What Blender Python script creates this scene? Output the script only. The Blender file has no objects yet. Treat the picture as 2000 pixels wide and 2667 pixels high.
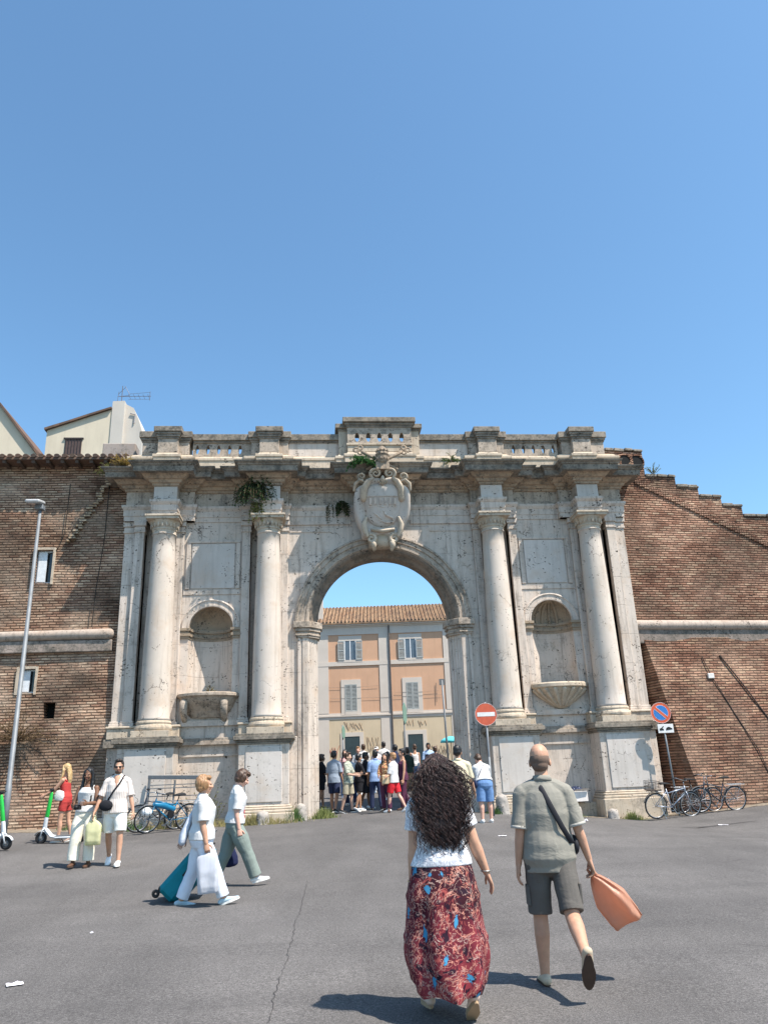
import bpy, math, random
from math import sin, cos, pi, radians, sqrt, atan2
from mathutils import Vector, Matrix, noise

SC = bpy.context.scene
# ------------------------------------------------------------------ camera
SC.render.resolution_x = 767; SC.render.resolution_y = 1024
cam = bpy.data.cameras.new("Camera"); camo = bpy.data.objects.new("Camera", cam); SC.collection.objects.link(camo)
cam.sensor_fit = 'HORIZONTAL'; cam.sensor_width = 36.0; cam.lens = 36.234; cam.clip_start = .1; cam.clip_end = 2000
camo.matrix_world = Matrix(((0.99605125, 0.00864343, -0.08835839, -2.13), (-0.08071946, -0.32619964, -0.94184827, -24.0),
                            (-0.03696328, 0.94526139, -0.32421386, 1.55), (0, 0, 0, 1))).to_4x4()
# matrix above has columns = camera axes in world space
_c = camo.matrix_world
SC.camera = camo
# ------------------------------------------------------------------ world and sun
SUN = Vector((.411, -.31, .857)).normalized()
w = bpy.data.worlds.new("World"); SC.world = w; w.use_nodes = True
nt = w.node_tree; nt.nodes.clear()
sky = nt.nodes.new('ShaderNodeTexSky'); sky.sky_type = 'NISHITA'; sky.sun_disc = False
sky.sun_elevation = radians(59); sky.sun_rotation = atan2(SUN.x, SUN.y)
sky.altitude = 0; sky.air_density = 1.0; sky.dust_density = .7; sky.ozone_density = 3.0
bg = nt.nodes.new('ShaderNodeBackground'); bg.inputs[1].default_value = .145
out = nt.nodes.new('ShaderNodeOutputWorld')
tint = nt.nodes.new('ShaderNodeMix'); tint.data_type = 'RGBA'; tint.blend_type = 'MULTIPLY'; tint.inputs[0].default_value = 1; tint.inputs[7].default_value = (.80, 1.0, 1.0, 1)
nt.links.new(sky.outputs[0], tint.inputs[6]); nt.links.new(tint.outputs[2], bg.inputs[0]); nt.links.new(bg.outputs[0], out.inputs[0])
sl = bpy.data.lights.new("Sun", 'SUN'); sl.energy = 5.0; sl.angle = radians(.5); sl.color = (1, .925, .83)
slo = bpy.data.objects.new("Sun", sl); SC.collection.objects.link(slo)
slo.rotation_euler = SUN.to_track_quat('Z', 'Y').to_euler()
SC.view_settings.view_transform = 'Standard'; SC.view_settings.look = 'None'; SC.view_settings.gamma = 1
SC.view_settings.exposure = .74

# ------------------------------------------------------------------ ground height
def interp(t, a):
    if t <= a[0][0]: return a[0][1]
    for (x0, y0), (x1, y1) in zip(a, a[1:]):
        if t <= x1:
            k = (t-x0)/(x1-x0); return y0+(y1-y0)*k
    return a[-1][1]
GW = [(-40,.45),(-12,.5),(-10,.5),(-7,.42),(-3,.45),(0,.55),(3,.45),(7,.12),(11,.38),(16,.5),(60,.5)]
GS = [(-60,0),(-18,0),(-13,.15),(-8.5,.45),(-5,.8),(-2,1),(2,1.05),(90,1.05)]
GR = [(-90,0),(2,0),(9.5,.6),(14,.72),(100,.75)]
def H(x, y): return interp(x, GW)*interp(y, GS)+interp(y, GR)

# ------------------------------------------------------------------ mesh builder
class MB:
    def __init__(s): s.v = []; s.f = []
    def add(s, vs, fs):
        o = len(s.v); s.v += [tuple(p) for p in vs]; s.f += [tuple(i+o for i in f) for f in fs]; return s
    def box(s, x0, x1, y0, y1, z0, z1, m=None):
        vs = [Vector(p) for p in ((x0,y0,z0),(x1,y0,z0),(x1,y1,z0),(x0,y1,z0),(x0,y0,z1),(x1,y0,z1),(x1,y1,z1),(x0,y1,z1))]
        if m is not None: vs = [m @ p for p in vs]
        return s.add(vs, [(0,3,2,1),(4,5,6,7),(0,1,5,4),(1,2,6,5),(2,3,7,6),(3,0,4,7)])
    def prism(s, poly, y0, y1):                     # polygon in xz, extruded along y
        n = len(poly)
        vs = [(x, y0, z) for x, z in poly]+[(x, y1, z) for x, z in poly]
        return s.add(vs, [tuple(range(n)), tuple(range(2*n-1, n-1, -1))]+[(i, n+i, n+(i+1) % n, (i+1) % n) for i in range(n)])
    def prismz(s, poly, z0, z1, poly1=None):        # polygon in xy, from z0 to z1
        n = len(poly); poly1 = poly1 or poly
        vs = [(x, y, z0) for x, y in poly]+[(x, y, z1) for x, y in poly1]
        return s.add(vs, [tuple(range(n-1, -1, -1)), tuple(range(n, 2*n))]+[(i, (i+1) % n, n+(i+1) % n, n+i) for i in range(n)])
    def lathe(s, prof, c=(0,0), n=32, sx=1, sy=1):
        vs = []; fs = []
        for r, z in prof:
            for k in range(n):
                a = 2*pi*k/n; vs.append((c[0]+r*sx*cos(a), c[1]+r*sy*sin(a), z))
        m = len(prof)
        for j in range(m-1):
            for k in range(n):
                k2 = (k+1) % n; fs.append((j*n+k, j*n+k2, (j+1)*n+k2, (j+1)*n+k))
        fs.append(tuple(range(n-1, -1, -1))); fs.append(tuple((m-1)*n+k for k in range(n)))
        return s.add(vs, fs)
    def loft(s, pts, rad, right=(1,0,0), n=14, round_=True):
        pts = [Vector(p) for p in pts]; rad = [(r, r) if not isinstance(r, tuple) else r for r in rad]
        R = Vector(right); P = []; Q = []; T = []
        for i, p in enumerate(pts):
            t = (pts[min(i+1, len(pts)-1)]-pts[max(i-1, 0)])
            if t.length < 1e-9: t = Vector((0,0,1))
            t.normalize(); r = R-t*R.dot(t)
            if r.length < 1e-3:
                r = Vector((0,1,0))-t*t.y
            r.normalize(); P.append(p); Q.append((r, t.cross(r))); T.append(t)
        rings = []
        def ring(p, q, r, sc):
            rings.append([p+q[0]*(r[0]*sc*cos(2*pi*k/n))+q[1]*(r[1]*sc*sin(2*pi*k/n)) for k in range(n)])
        if round_:
            m0 = min(rad[0])
            for a in (80, 50, 25): ring(P[0]-T[0]*m0*sin(radians(a)), Q[0], rad[0], cos(radians(a)))
        for i in range(len(P)): ring(P[i], Q[i], rad[i], 1)
        if round_:
            m1 = min(rad[-1])
            for a in (25, 50, 80): ring(P[-1]+T[-1]*m1*sin(radians(a)), Q[-1], rad[-1], cos(radians(a)))
        vs = [p for r in rings for p in r]; fs = []
        for j in range(len(rings)-1):
            for k in range(n):
                k2 = (k+1) % n; fs.append((j*n+k, j*n+k2, (j+1)*n+k2, (j+1)*n+k))
        fs.append(tuple(range(n-1, -1, -1))); fs.append(tuple((len(rings)-1)*n+k for k in range(n)))
        return s.add(vs, fs)
    def tube(s, pts, r, n=6): return s.loft(pts, [r]*len(pts) if not isinstance(r, list) else r, right=(.31,.17,.93), n=n, round_=False)
    def ell(s, c, r, m=None, n=16, k=10):
        vs = []; fs = []
        for j in range(1, k):
            a = pi*j/k
            for i in range(n):
                b = 2*pi*i/n; p = Vector((r[0]*sin(a)*cos(b), r[1]*sin(a)*sin(b), -r[2]*cos(a)))
                if m is not None: p = m @ p
                vs.append(Vector(c)+p)
        e = Vector((0,0,r[2]));
        if m is not None: e = m @ e
        vs += [Vector(c)-e, Vector(c)+e]; b0 = len(vs)-2; t0 = len(vs)-1
        for j in range(k-2):
            for i in range(n): i2 = (i+1) % n; fs.append((j*n+i, j*n+i2, (j+1)*n+i2, (j+1)*n+i))
        for i in range(n): i2 = (i+1) % n; fs.append((b0, i2, i)); fs.append((t0, (k-2)*n+i, (k-2)*n+i2))
        return s.add(vs, fs)
    def torus(s, c, R, r, ax='y', n=32, k=8, m=None):
        vs = []; fs = []
        for i in range(n):
            a = 2*pi*i/n
            for j in range(k):
                b = 2*pi*j/k; q = R+r*cos(b); h = r*sin(b)
                p = {'y': (q*cos(a), h, q*sin(a)), 'x': (h, q*cos(a), q*sin(a)), 'z': (q*cos(a), q*sin(a), h)}[ax]
                p = Vector(p)
                if m is not None: p = m @ p
                vs.append(p+Vector(c))
        for i in range(n):
            for j in range(k):
                fs.append((i*k+j, ((i+1) % n)*k+j, ((i+1) % n)*k+(j+1) % k, i*k+(j+1) % k))
        return s.add(vs, fs)
    def rod(s, a, b, r, n=8): return s.loft([a, b], [r, r], right=(.3,.2,.9), n=n, round_=False)
    def mesh(s, name):
        me = bpy.data.meshes.new(name); me.from_pydata(s.v, [], s.f); me.validate(); me.update(); return me
    def build(s, name, mat, parent=None, smooth=False, vox=None, sm=0, wr=None, bevel=0, loc=None, fix=True):
        me = s.mesh(name)
        if fix or vox:
            import bmesh
            bm = bmesh.new(); bm.from_mesh(me); bmesh.ops.recalc_face_normals(bm, faces=bm.faces); bm.to_mesh(me); bm.free()
        o = bpy.data.objects.new(name, me); SC.collection.objects.link(o)
        if vox:
            r = o.modifiers.new('r', 'REMESH'); r.mode = 'VOXEL'; r.voxel_size = vox
        if sm:
            k = o.modifiers.new('s', 'SMOOTH'); k.factor = .5; k.iterations = sm
        if bevel:
            b = o.modifiers.new('b', 'BEVEL'); b.width = bevel; b.segments = 1; b.limit_method = 'ANGLE'; b.angle_limit = radians(50)
        if vox or sm or bevel:
            dg = bpy.context.evaluated_depsgraph_get(); ev = o.evaluated_get(dg)
            nm = bpy.data.meshes.new_from_object(ev); o.modifiers.clear(); o.data = nm; bpy.data.meshes.remove(me); me = nm; me.name = name
        if wr: wrinkle(me, *wr)
        me.materials.clear(); me.materials.append(mat)
        if smooth or vox: me.polygons.foreach_set('use_smooth', [True]*len(me.polygons))
        if parent is not None: o.parent = parent
        if loc is not None: o.location = loc
        return o

def wrinkle(me, amp, sc, seed=0.):                # displacement along the normal with stretched noise
    ns = [v.normal.copy() for v in me.vertices]
    for v, n in zip(me.vertices, ns):
        p = v.co; q = Vector((p.x*sc[0]+seed, p.y*sc[1], p.z*sc[2]))
        v.co = p+n*(noise.noise(q)+.5*noise.noise(q*2.1))*amp

def append_mesh(o, mb):                            # add builder geometry to a finished object (same material)
    me = o.data; n = len(me.vertices)
    vs = [tuple(v.co) for v in me.vertices]+mb.v; fs = [tuple(p.vertices) for p in me.polygons]+[tuple(i+n for i in f) for f in mb.f]
    m2 = bpy.data.meshes.new(me.name); m2.from_pydata(vs, [], fs); m2.update()
    for m in me.materials: m2.materials.append(m)
    m2.polygons.foreach_set('use_smooth', [True]*len(m2.polygons)); o.data = m2; return o

def empty(name, loc=(0,0,0), rz=0):
    o = bpy.data.objects.new(name, None); SC.collection.objects.link(o); o.location = loc; o.rotation_euler = (0,0,rz); o.empty_display_size = .2; return o
def tag(o, label=None, cat=None, group=None, kind=None):
    if label: o['label'] = label
    if cat: o['category'] = cat
    if group: o['group'] = group
    if kind: o['kind'] = kind
    return o
def thing(name, label, cat, loc=(0,0,0), rz=0, group=None): return tag(empty(name, loc, rz), label, cat, group)
def copy_tree(o, parent=None):
    c = o.copy(); SC.collection.objects.link(c)
    if parent is not None: c.parent = parent
    for ch in [x for x in list(bpy.data.objects) if x.parent == o and x is not c]: copy_tree(ch, c)
    return c

# ------------------------------------------------------------------ materials
class NT:
    def __init__(s, name, rough=.8, spec=.3):
        s.m = bpy.data.materials.new(name); s.m.use_nodes = True; s.t = s.m.node_tree; s.b = s.t.nodes['Principled BSDF']
        s.b.inputs['Roughness'].default_value = rough; s.b.inputs['Specular IOR Level'].default_value = spec
        tc = s.t.nodes.new('ShaderNodeTexCoord'); s.co = tc.outputs['Object']; s.geo = s.t.nodes.new('ShaderNodeNewGeometry')
    def L(s, a, b): s.t.links.new(a, b)
    def map(s, sc, src=None, loc=(0,0,0), rot=(0,0,0)):
        n = s.t.nodes.new('ShaderNodeMapping'); n.inputs['Scale'].default_value = sc if isinstance(sc, tuple) else (sc,)*3
        n.inputs['Location'].default_value = loc; n.inputs['Rotation'].default_value = rot; s.L(src or s.co, n.inputs['Vector']); return n.outputs[0]
    def noise(s, vec, scale, detail=4, rough=.55, dist=0):
        n = s.t.nodes.new('ShaderNodeTexNoise'); s.L(vec, n.inputs['Vector']); n.inputs['Scale'].default_value = scale
        n.inputs['Detail'].default_value = detail; n.inputs['Roughness'].default_value = rough; n.inputs['Distortion'].default_value = dist; return n.outputs['Fac']
    def vor(s, vec, scale, feat='F1', rand=1):
        n = s.t.nodes.new('ShaderNodeTexVoronoi'); s.L(vec, n.inputs['Vector']); n.feature = feat; n.inputs['Scale'].default_value = scale
        n.inputs['Randomness'].default_value = rand; return n.outputs['Distance'], (n.outputs['Color'] if feat == 'F1' else None)
    def ramp(s, fac, stops, const=False):
        n = s.t.nodes.new('ShaderNodeValToRGB'); s.L(fac, n.inputs[0]); cr = n.color_ramp
        if const: cr.interpolation = 'CONSTANT'
        for i, (p, c) in enumerate(stops):
            e = cr.elements[i] if i < 2 else cr.elements.new(p)
            e.position = p; e.color = (c, c, c, 1) if not isinstance(c, tuple) else (*c, 1)
        return n.outputs[0]
    def mix(s, fac, a, b, mode='MIX'):
        n = s.t.nodes.new('ShaderNodeMix'); n.data_type = 'RGBA'; n.blend_type = mode
        for k, v in ((0, fac), (6, a), (7, b)):
            if isinstance(v, (int, float)): n.inputs[k].default_value = v
            elif isinstance(v, tuple): n.inputs[k].default_value = (*v, 1)
            else: s.L(v, n.inputs[k])
        return n.outputs[2]
    def math(s, op, a, b=0., c=None):
        n = s.t.nodes.new('ShaderNodeMath'); n.operation = op
        for k, v in enumerate((a, b) if c is None else (a, b, c)):
            if isinstance(v, (int, float)): n.inputs[k].default_value = v
            else: s.L(v, n.inputs[k])
        return n.outputs[0]
    def sep(s, vec=None):
        n = s.t.nodes.new('ShaderNodeSeparateXYZ'); s.L(vec or s.co, n.inputs[0]); return n.outputs
    def comb(s, x, y, z):
        n = s.t.nodes.new('ShaderNodeCombineXYZ')
        for k, v in enumerate((x, y, z)):
            if isinstance(v, (int, float)): n.inputs[k].default_value = v
            else: s.L(v, n.inputs[k])
        return n.outputs[0]
    def bump(s, h, st=.5, d=.02, prev=None):
        n = s.t.nodes.new('ShaderNodeBump'); n.inputs['Strength'].default_value = st; n.inputs['Distance'].default_value = d
        s.L(h, n.inputs['Height'])
        if prev: s.L(prev, n.inputs['Normal'])
        s.L(n.outputs[0], s.b.inputs['Normal']); return n.outputs[0]
    def col(s, c):
        if isinstance(c, tuple): s.b.inputs['Base Color'].default_value = (*c, 1)
        else: s.L(c, s.b.inputs['Base Color'])
        return s.m

_pc = {}
def plain(name, c, rough=.7, spec=.3, metal=0, var=.12, nscale=9):
    if name in _pc: return _pc[name]
    n = NT(name, rough, spec); n.b.inputs['Metallic'].default_value = metal
    f = n.noise(n.co, nscale, 5); lo = tuple(max(0, k*(1-var)) for k in c); hi = tuple(min(1, k*(1+var)) for k in c)
    n.col(n.ramp(f, [(.3, lo), (.7, hi)])); _pc[name] = n.m; return n.m

def stone(name, base=(.52,.45,.385), pits=.5, grime=.35, top=0., joints=True, seed=0., streak=.5):
    n = NT(name, .85, .2); co = n.map(1., loc=(seed, seed*.7, seed*.3))
    big = n.noise(co, .55, 5, .6); c1 = n.ramp(big, [(.3, tuple(k*.86 for k in base)), (.5, base), (.72, (base[0]*1.12, base[1]*1.12, base[2]*1.14))])
    # warm patches
    wp = n.ramp(n.noise(co, 1.7, 5, .65), [(.52, 0.), (.68, 1.)])
    c1 = n.mix(n.math('MULTIPLY', wp, .35), c1, (base[0]*.86, base[1]*.70, base[2]*.55))
    # rain streaks
    st = n.noise(n.map((5., 5., .35), co), 1.3, 6, .7); stm = n.ramp(st, [(.5, 0.), (.68, 1.)])
    c1 = n.mix(n.math('MULTIPLY', stm, streak*.7), c1, (.22,.18,.15))
    # lichen / soot, broken up and fine
    gr = n.noise(co, 2.6, 8, .72); fine = n.noise(co, 14., 6, .7)
    gm = n.ramp(n.math('ADD', n.math('MULTIPLY', gr, .6), n.math('MULTIPLY', fine, .4)), [(.62-.22*grime, 0.), (.74-.18*grime, 1.)])
    c1 = n.mix(n.math('MULTIPLY', gm, min(1, grime*1.3)), c1, (.105,.095,.08))
    # travertine holes, flattened along the bedding
    pd_ = n.t.nodes.new('ShaderNodeVectorMath'); pd_.operation = 'MULTIPLY_ADD'; pn = n.t.nodes.new('ShaderNodeTexNoise'); n.L(co, pn.inputs['Vector']); pn.inputs['Scale'].default_value = 13.; pn.inputs['Detail'].default_value = 3
    n.L(pn.outputs['Color'], pd_.inputs[0]); pd_.inputs[1].default_value = (.13,.13,.13); n.L(co, pd_.inputs[2]); pco = pd_.outputs[0]
    d, _ = n.vor(n.map((9., 9., 16.), pco), 1.); clump = n.ramp(n.noise(co, 2.1, 4, .6), [(.45, 0.), (.65, 1.)])
    pit = n.math('LESS_THAN', d, n.math('MULTIPLY', clump, .20+.22*pits))
    c1 = n.mix(n.math('MULTIPLY', pit, .85), c1, (.06,.05,.042))
    d2, _ = n.vor(n.map((3.2, 3.2, 5.6), pco), 1.); pit2 = n.math('LESS_THAN', d2, n.math('MULTIPLY', n.ramp(n.noise(co, 1.1, 3), [(.46, 0.), (.66, 1.)]), .17*pits+.05))
    c1 = n.mix(n.math('MULTIPLY', pit2, .9), c1, (.05,.042,.035))
    dst = n.t.nodes.new('ShaderNodeVectorMath'); dst.operation = 'ADD'; nn = n.t.nodes.new('ShaderNodeTexNoise'); n.L(co, nn.inputs['Vector']); nn.inputs['Scale'].default_value = 2.3; nn.inputs['Detail'].default_value = 5
    n.L(co, dst.inputs[0]); n.L(nn.outputs['Color'], dst.inputs[1])
    ce, _ = n.vor(dst.outputs[0], .75, 'DISTANCE_TO_EDGE'); cg = n.ramp(n.noise(co, .8, 3), [(.52, 0.), (.6, 1.)])
    crk_ = n.math('MULTIPLY', n.math('LESS_THAN', n.math('ADD', ce, n.math('MULTIPLY', n.noise(co, 11., 3), .012)), .013), cg)
    c1 = n.mix(n.math('MULTIPLY', crk_, .75), c1, (.07,.058,.05))
    h = n.math('SUBTRACT', n.math('MULTIPLY', fine, .5), n.math('MAXIMUM', pit, pit2))
    if joints:
        s3 = n.sep(co); br = n.t.nodes.new('ShaderNodeTexBrick'); n.L(n.comb(s3[0], s3[2], 0.), br.inputs['Vector'])
        br.inputs['Scale'].default_value = 1; br.inputs['Brick Width'].default_value = 2.13; br.inputs['Row Height'].default_value = .93
        br.inputs['Mortar Size'].default_value = .009; br.inputs['Mortar Smooth'].default_value = .3
        jm = n.math('MULTIPLY', br.outputs['Fac'], n.ramp(n.noise(co, 1.3, 4), [(.42, 0.), (.6, 1.)]))
        c1 = n.mix(n.math('MULTIPLY', jm, .55), c1, (.16,.13,.11)); h = n.math('SUBTRACT', h, jm)
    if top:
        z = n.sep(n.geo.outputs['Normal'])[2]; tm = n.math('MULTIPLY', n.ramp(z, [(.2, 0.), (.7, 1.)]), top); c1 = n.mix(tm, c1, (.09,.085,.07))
    n.bump(h, .55, .012); return n.col(c1)

def bricks(name, tones, mortar=(.16,.13,.11), bw=.29, rh=.083, grime=.4, seed=0., patches=.4, deep=1.):
    n = NT(name, .92, .15); co = n.map(1., loc=(seed, 0, seed*.6))
    s3 = n.sep(co); wob = n.math('MULTIPLY', n.math('SUBTRACT', n.noise(co, .6, 3), .5), .05)
    wob2 = n.math('MULTIPLY', n.math('SUBTRACT', n.noise(co, 7., 3), .5), .022)
    zz = n.math('ADD', s3[2], n.math('ADD', wob, wob2)); xx = n.math('ADD', s3[0], n.math('MULTIPLY', s3[1], .6))
    xx = n.math('ADD', xx, n.math('MULTIPLY', n.noise(co, 3.3, 2), .12))
    cell = n.t.nodes.new('ShaderNodeTexWhiteNoise'); cell.noise_dimensions = '2D'
    rz_ = n.math('DIVIDE', zz, rh); row = n.math('FLOOR', rz_); fz_ = n.math('FRACT', rz_)
    cx_ = n.math('ADD', n.math('DIVIDE', xx, bw), n.math('MULTIPLY', n.math('FRACT', n.math('MULTIPLY', row, .37)), 1.)); fx_ = n.math('FRACT', cx_)
    n.L(n.comb(n.math('FLOOR', cx_), row, 0.), cell.inputs['Vector']); cv = cell.outputs['Value']
    ero = n.math('MULTIPLY', n.noise(co, 5.5, 4, .7), .42)                    # eroded beds: mortar gap varies
    hm = n.ramp(n.math('SUBTRACT', fz_, ero), [(.10, 1.), (.26, 0.)])
    vm = n.math('MULTIPLY', n.ramp(fx_, [(.05, 1.), (.10, 0.)]), .85)
    mo = n.math('MAXIMUM', hm, vm)
    c = n.ramp(cv, [(0., tones[2]), (.3, tones[0]), (.7, tones[1]), (1., tones[3])])
    c = n.mix(n.math('MULTIPLY', mo, .92), c, mortar)
    pa = n.ramp(n.noise(co, .75, 6, .65), [(.46, 0.), (.62, 1.)]); c = n.mix(n.math('MULTIPLY', pa, patches), c, tones[4])
    pb = n.ramp(n.noise(n.map((1,1,1), co, loc=(7,3,5)), .42, 6, .7), [(.5, 0.), (.66, 1.)]); c = n.mix(n.math('MULTIPLY', pb, grime), c, (.085,.06,.048))
    lv = n.ramp(n.noise(n.map((.5,.5,.9), co, loc=(2,9,4)), .8, 6, .68), [(.34, .5), (.5, .95), (.66, 1.45)]); c = n.mix(1., c, lv, 'MULTIPLY')
    md = n.ramp(n.noise(n.map((1,1,2.2), co, loc=(5,1,8)), 2.6, 5, .7), [(.35, .7), (.6, 1.15)]); c = n.mix(.9, c, md, 'MULTIPLY')
    rb = n.t.nodes.new('ShaderNodeTexWhiteNoise'); rb.noise_dimensions = '1D'; n.L(row, rb.inputs['W']); c = n.mix(.5, c, n.ramp(rb.outputs['Value'], [(0., .78), (1., 1.15)]), 'MULTIPLY')
    fn = n.noise(co, 22., 5, .7); c = n.mix(.5, c, n.ramp(fn, [(.25, .45), (.55, .95), (.8, 1.25)]), 'MULTIPLY')
    hole = n.math('LESS_THAN', n.vor(n.map((1.6,1.6,4.), co), 1.)[0], n.math('MULTIPLY', n.ramp(n.noise(co, .9, 3), [(.5, 0.), (.7, 1.)]), .16))
    c = n.mix(n.math('MULTIPLY', hole, .9), c, (.03,.022,.018))
    h = n.math('SUBTRACT', n.math('ADD', n.math('MULTIPLY', fn, .4), n.math('MULTIPLY', cv, .35)), n.math('ADD', mo, hole))
    n.bump(h, .9*deep, .03); return n.col(c)
# ================================================================== SETTING: ground
def asphalt():
    n = NT('asphalt', .9, .25)
    f = n.noise(n.co, 95., 3, .8); g = n.noise(n.co, 38., 3, .7); b = n.noise(n.co, .35, 5, .6); st = n.noise(n.map((.15, 1.1, 1.), rot=(0,0,.35)), .9, 5, .6)
    c = n.ramp(b, [(.3, (.094,.088,.085)), (.7, (.124,.116,.111))])
    c = n.mix(n.math('MULTIPLY', n.ramp(st, [(.5, 0.), (.62, 1.)]), .35), c, (.078,.073,.071))
    c = n.mix(.9, c, n.ramp(f, [(.30, .3), (.5, 1.), (.70, 2.)]), 'MULTIPLY')
    c = n.mix(.7, c, n.ramp(g, [(.3, .55), (.7, 1.5)]), 'MULTIPLY')
    c = n.mix(.8, c, n.ramp(n.noise(n.map((.6,.16,1.), rot=(0,0,-.12)), 1.3, 5, .65), [(.35, .82), (.65, 1.16)]), 'MULTIPLY')
    d, _ = n.vor(n.co, .42, 'DISTANCE_TO_EDGE'); wn = n.noise(n.co, 5., 4)
    gate_ = n.ramp(n.noise(n.co, .23, 2), [(.66, 0.), (.70, .5)])
    cr = n.math('MULTIPLY', n.math('LESS_THAN', n.math('ADD', d, n.math('MULTIPLY', wn, .02)), .016), gate_)
    c = n.mix(n.math('MULTIPLY', cr, .6), c, (.02,.019,.02))
    n.bump(n.math('SUBTRACT', f, n.math('MULTIPLY', cr, 1.)), .5, .008); return n.col(c)
M_ASPH = asphalt()
def spaced(segs):
    r = []
    for a, b, st in segs:
        k = int(round((b-a)/st)); r += [a+(b-a)*i/k for i in range(k)]
    return r+[segs[-1][1]]
gx = spaced([(-300,-60,60),(-60,-20,5),(-20,20,.5),(20,60,5),(60,300,60)])
gy = spaced([(-150,-40,30),(-40,-26,2),(-26,18,.5),(18,60,6),(60,300,60)])
g = MB(); g.v = [(x, y, H(x, y)+.012*noise.noise(Vector((x*.5, y*.5, 0)))*(1 if abs(x) < 20 else 0)) for y in gy for x in gx]; nx = len(gx)
g.f = [(j*nx+i, j*nx+i+1, (j+1)*nx+i+1, (j+1)*nx+i) for j in range(len(gy)-1) for i in range(nx-1)]
tag(g.build('road', M_ASPH, smooth=True, fix=False), kind='structure')
def ribbon(name, pts, wd, mat, dz=.004):
    m = MB(); vs = []
    for i, (x, y) in enumerate(pts):
        a = pts[max(0, i-1)]; b = pts[min(len(pts)-1, i+1)]; dx, dy = b[0]-a[0], b[1]-a[1]; l = sqrt(dx*dx+dy*dy) or 1
        ww = wd[i] if isinstance(wd, list) else wd; ox, oy = -dy/l*ww/2, dx/l*ww/2
        vs += [(x-ox, y-oy), (x+ox, y+oy)]
    m.v = [(x, y, H(x, y)+.012*noise.noise(Vector((x*.5, y*.5, 0)))+dz) for x, y in vs]
    m.f = [(2*i, 2*i+1, 2*i+3, 2*i+2) for i in range(len(pts)-1)]
    return m.build(name, mat, fix=False)
random.seed(4)
crk = []
x, y = -2.30, -11.2
while y > -21:
    crk.append((x+random.uniform(-.012, .012), y)); y -= .07; x -= .0024+random.uniform(-.006, .006)
tag(ribbon('road_crack', crk, [random.uniform(.002, .010) for _ in crk], plain('crack', (.055,.052,.052), .95)), kind='structure')
tag(ribbon('road_patch', [(6.6,-4.55),(7.3,-4.5),(8.1,-4.42),(8.6,-4.4)], [.04,.14,.12,.03], plain('patch', (.06,.055,.055), .95)), kind='structure')
# worn earth verge along the foot of walls
def verge(xs, y0f, y1f):
    m = MB(); k = 6
    for x in xs:
        for j in range(k): y = y0f(x)+(y1f(x)-y0f(x))*j/(k-1); m.v.append((x, y, H(x, y)+.012*noise.noise(Vector((x*.5, y*.5, 0)))+.006+.02*j/(k-1)+.008*noise.noise(Vector((x*4, y*4, 1)))))
    m.f = [(i*k+j, (i+1)*k+j, (i+1)*k+j+1, i*k+j+1) for i in range(len(xs)-1) for j in range(k-1)]; return m
M_DIRT = plain('dirt', (.20,.165,.125), .95, var=.45, nscale=14)
for a, b in ((-14., -2.75), (2.75, 14.)):
    xs = [a+(b-a)*i/90 for i in range(91)]
    o = verge(xs, lambda x: -1.18-.22*noise.noise(Vector((x*1.3, 0, 3)))-(.35 if abs(x) > 8.2 else 0)*0, lambda x: .5).build('dirt_verge', M_DIRT, fix=False); tag(o, kind='structure')

# ================================================================== THE GATE
M_ST = stone('travertine', (.57,.49,.42), .6, .44, streak=.9); M_ST2 = stone('travertine_aged', (.43,.355,.285), .7, .66, seed=3.1, streak=.9)
M_CO = stone('travertine_shaft', (.55,.475,.405), .2, .25, joints=False, seed=7.7, streak=.45)
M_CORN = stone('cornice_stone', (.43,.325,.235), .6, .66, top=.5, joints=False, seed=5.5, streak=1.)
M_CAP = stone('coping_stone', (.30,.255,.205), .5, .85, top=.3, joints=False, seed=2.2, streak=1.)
M_SLAB = stone('smooth_panel_stone', (.56,.505,.455), .3, .3, joints=False, seed=9.1, streak=.35)
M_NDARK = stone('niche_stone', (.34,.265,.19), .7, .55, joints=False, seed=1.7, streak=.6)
M_WARM = stone('warm_stone', (.52,.43,.33), .4, .5, joints=False, seed=4.4, streak=.7)
gate = thing('city_gate', 'tall weathered travertine gateway with four columns, an open arch and a carved coat of arms', 'gate')
ZB = -.1
def both(fn):
    for s in (-1, 1): fn(s)
def sx(a, b, s): return (min(a*s, b*s), max(a*s, b*s))

# plan outline along the facade: (x from, x to, y) for x > 0, mirrored
def outline(steps, p, yb):
    seq = [(-b, -a, y) for a, b, y in reversed(steps)]+list(steps)
    m = []
    for a, b, y in seq:
        if m and abs(m[-1][2]-y) < 1e-6: m[-1] = (m[-1][0], b, y)
        else: m.append((a, b, y))
    pts = [(m[0][0]-p, yb), (m[0][0]-p, m[0][2]-p)]
    for (a, b, y), (c, d, y2) in zip(m, m[1:]):
        x = b+p if y2 > y else b-p
        pts += [(x, y-p), (x, y2-p)]
    pts += [(m[-1][1]+p, m[-1][2]-p), (m[-1][1]+p, yb)]
    return pts
def mould(mb, steps, prof, yb):                     # prof: (z, projection) pairs
    rings = [[(x, y, z) for x, y in outline(steps, p, yb)] for z, p in prof]; n = len(rings[0])
    vs = [v for r in rings for v in r]
    fs = [(j*n+i, j*n+i+1, (j+1)*n+i+1, (j+1)*n+i) for j in range(len(rings)-1) for i in range(n-1)]
    fs += [tuple(range(n-1, -1, -1)), tuple((len(rings)-1)*n+i for i in range(n))]
    fs += [((j+1)*n, (j+1)*n+n-1, j*n+n-1, j*n) for j in range(len(rings)-1)]
    return mb.add(vs, fs)
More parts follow.
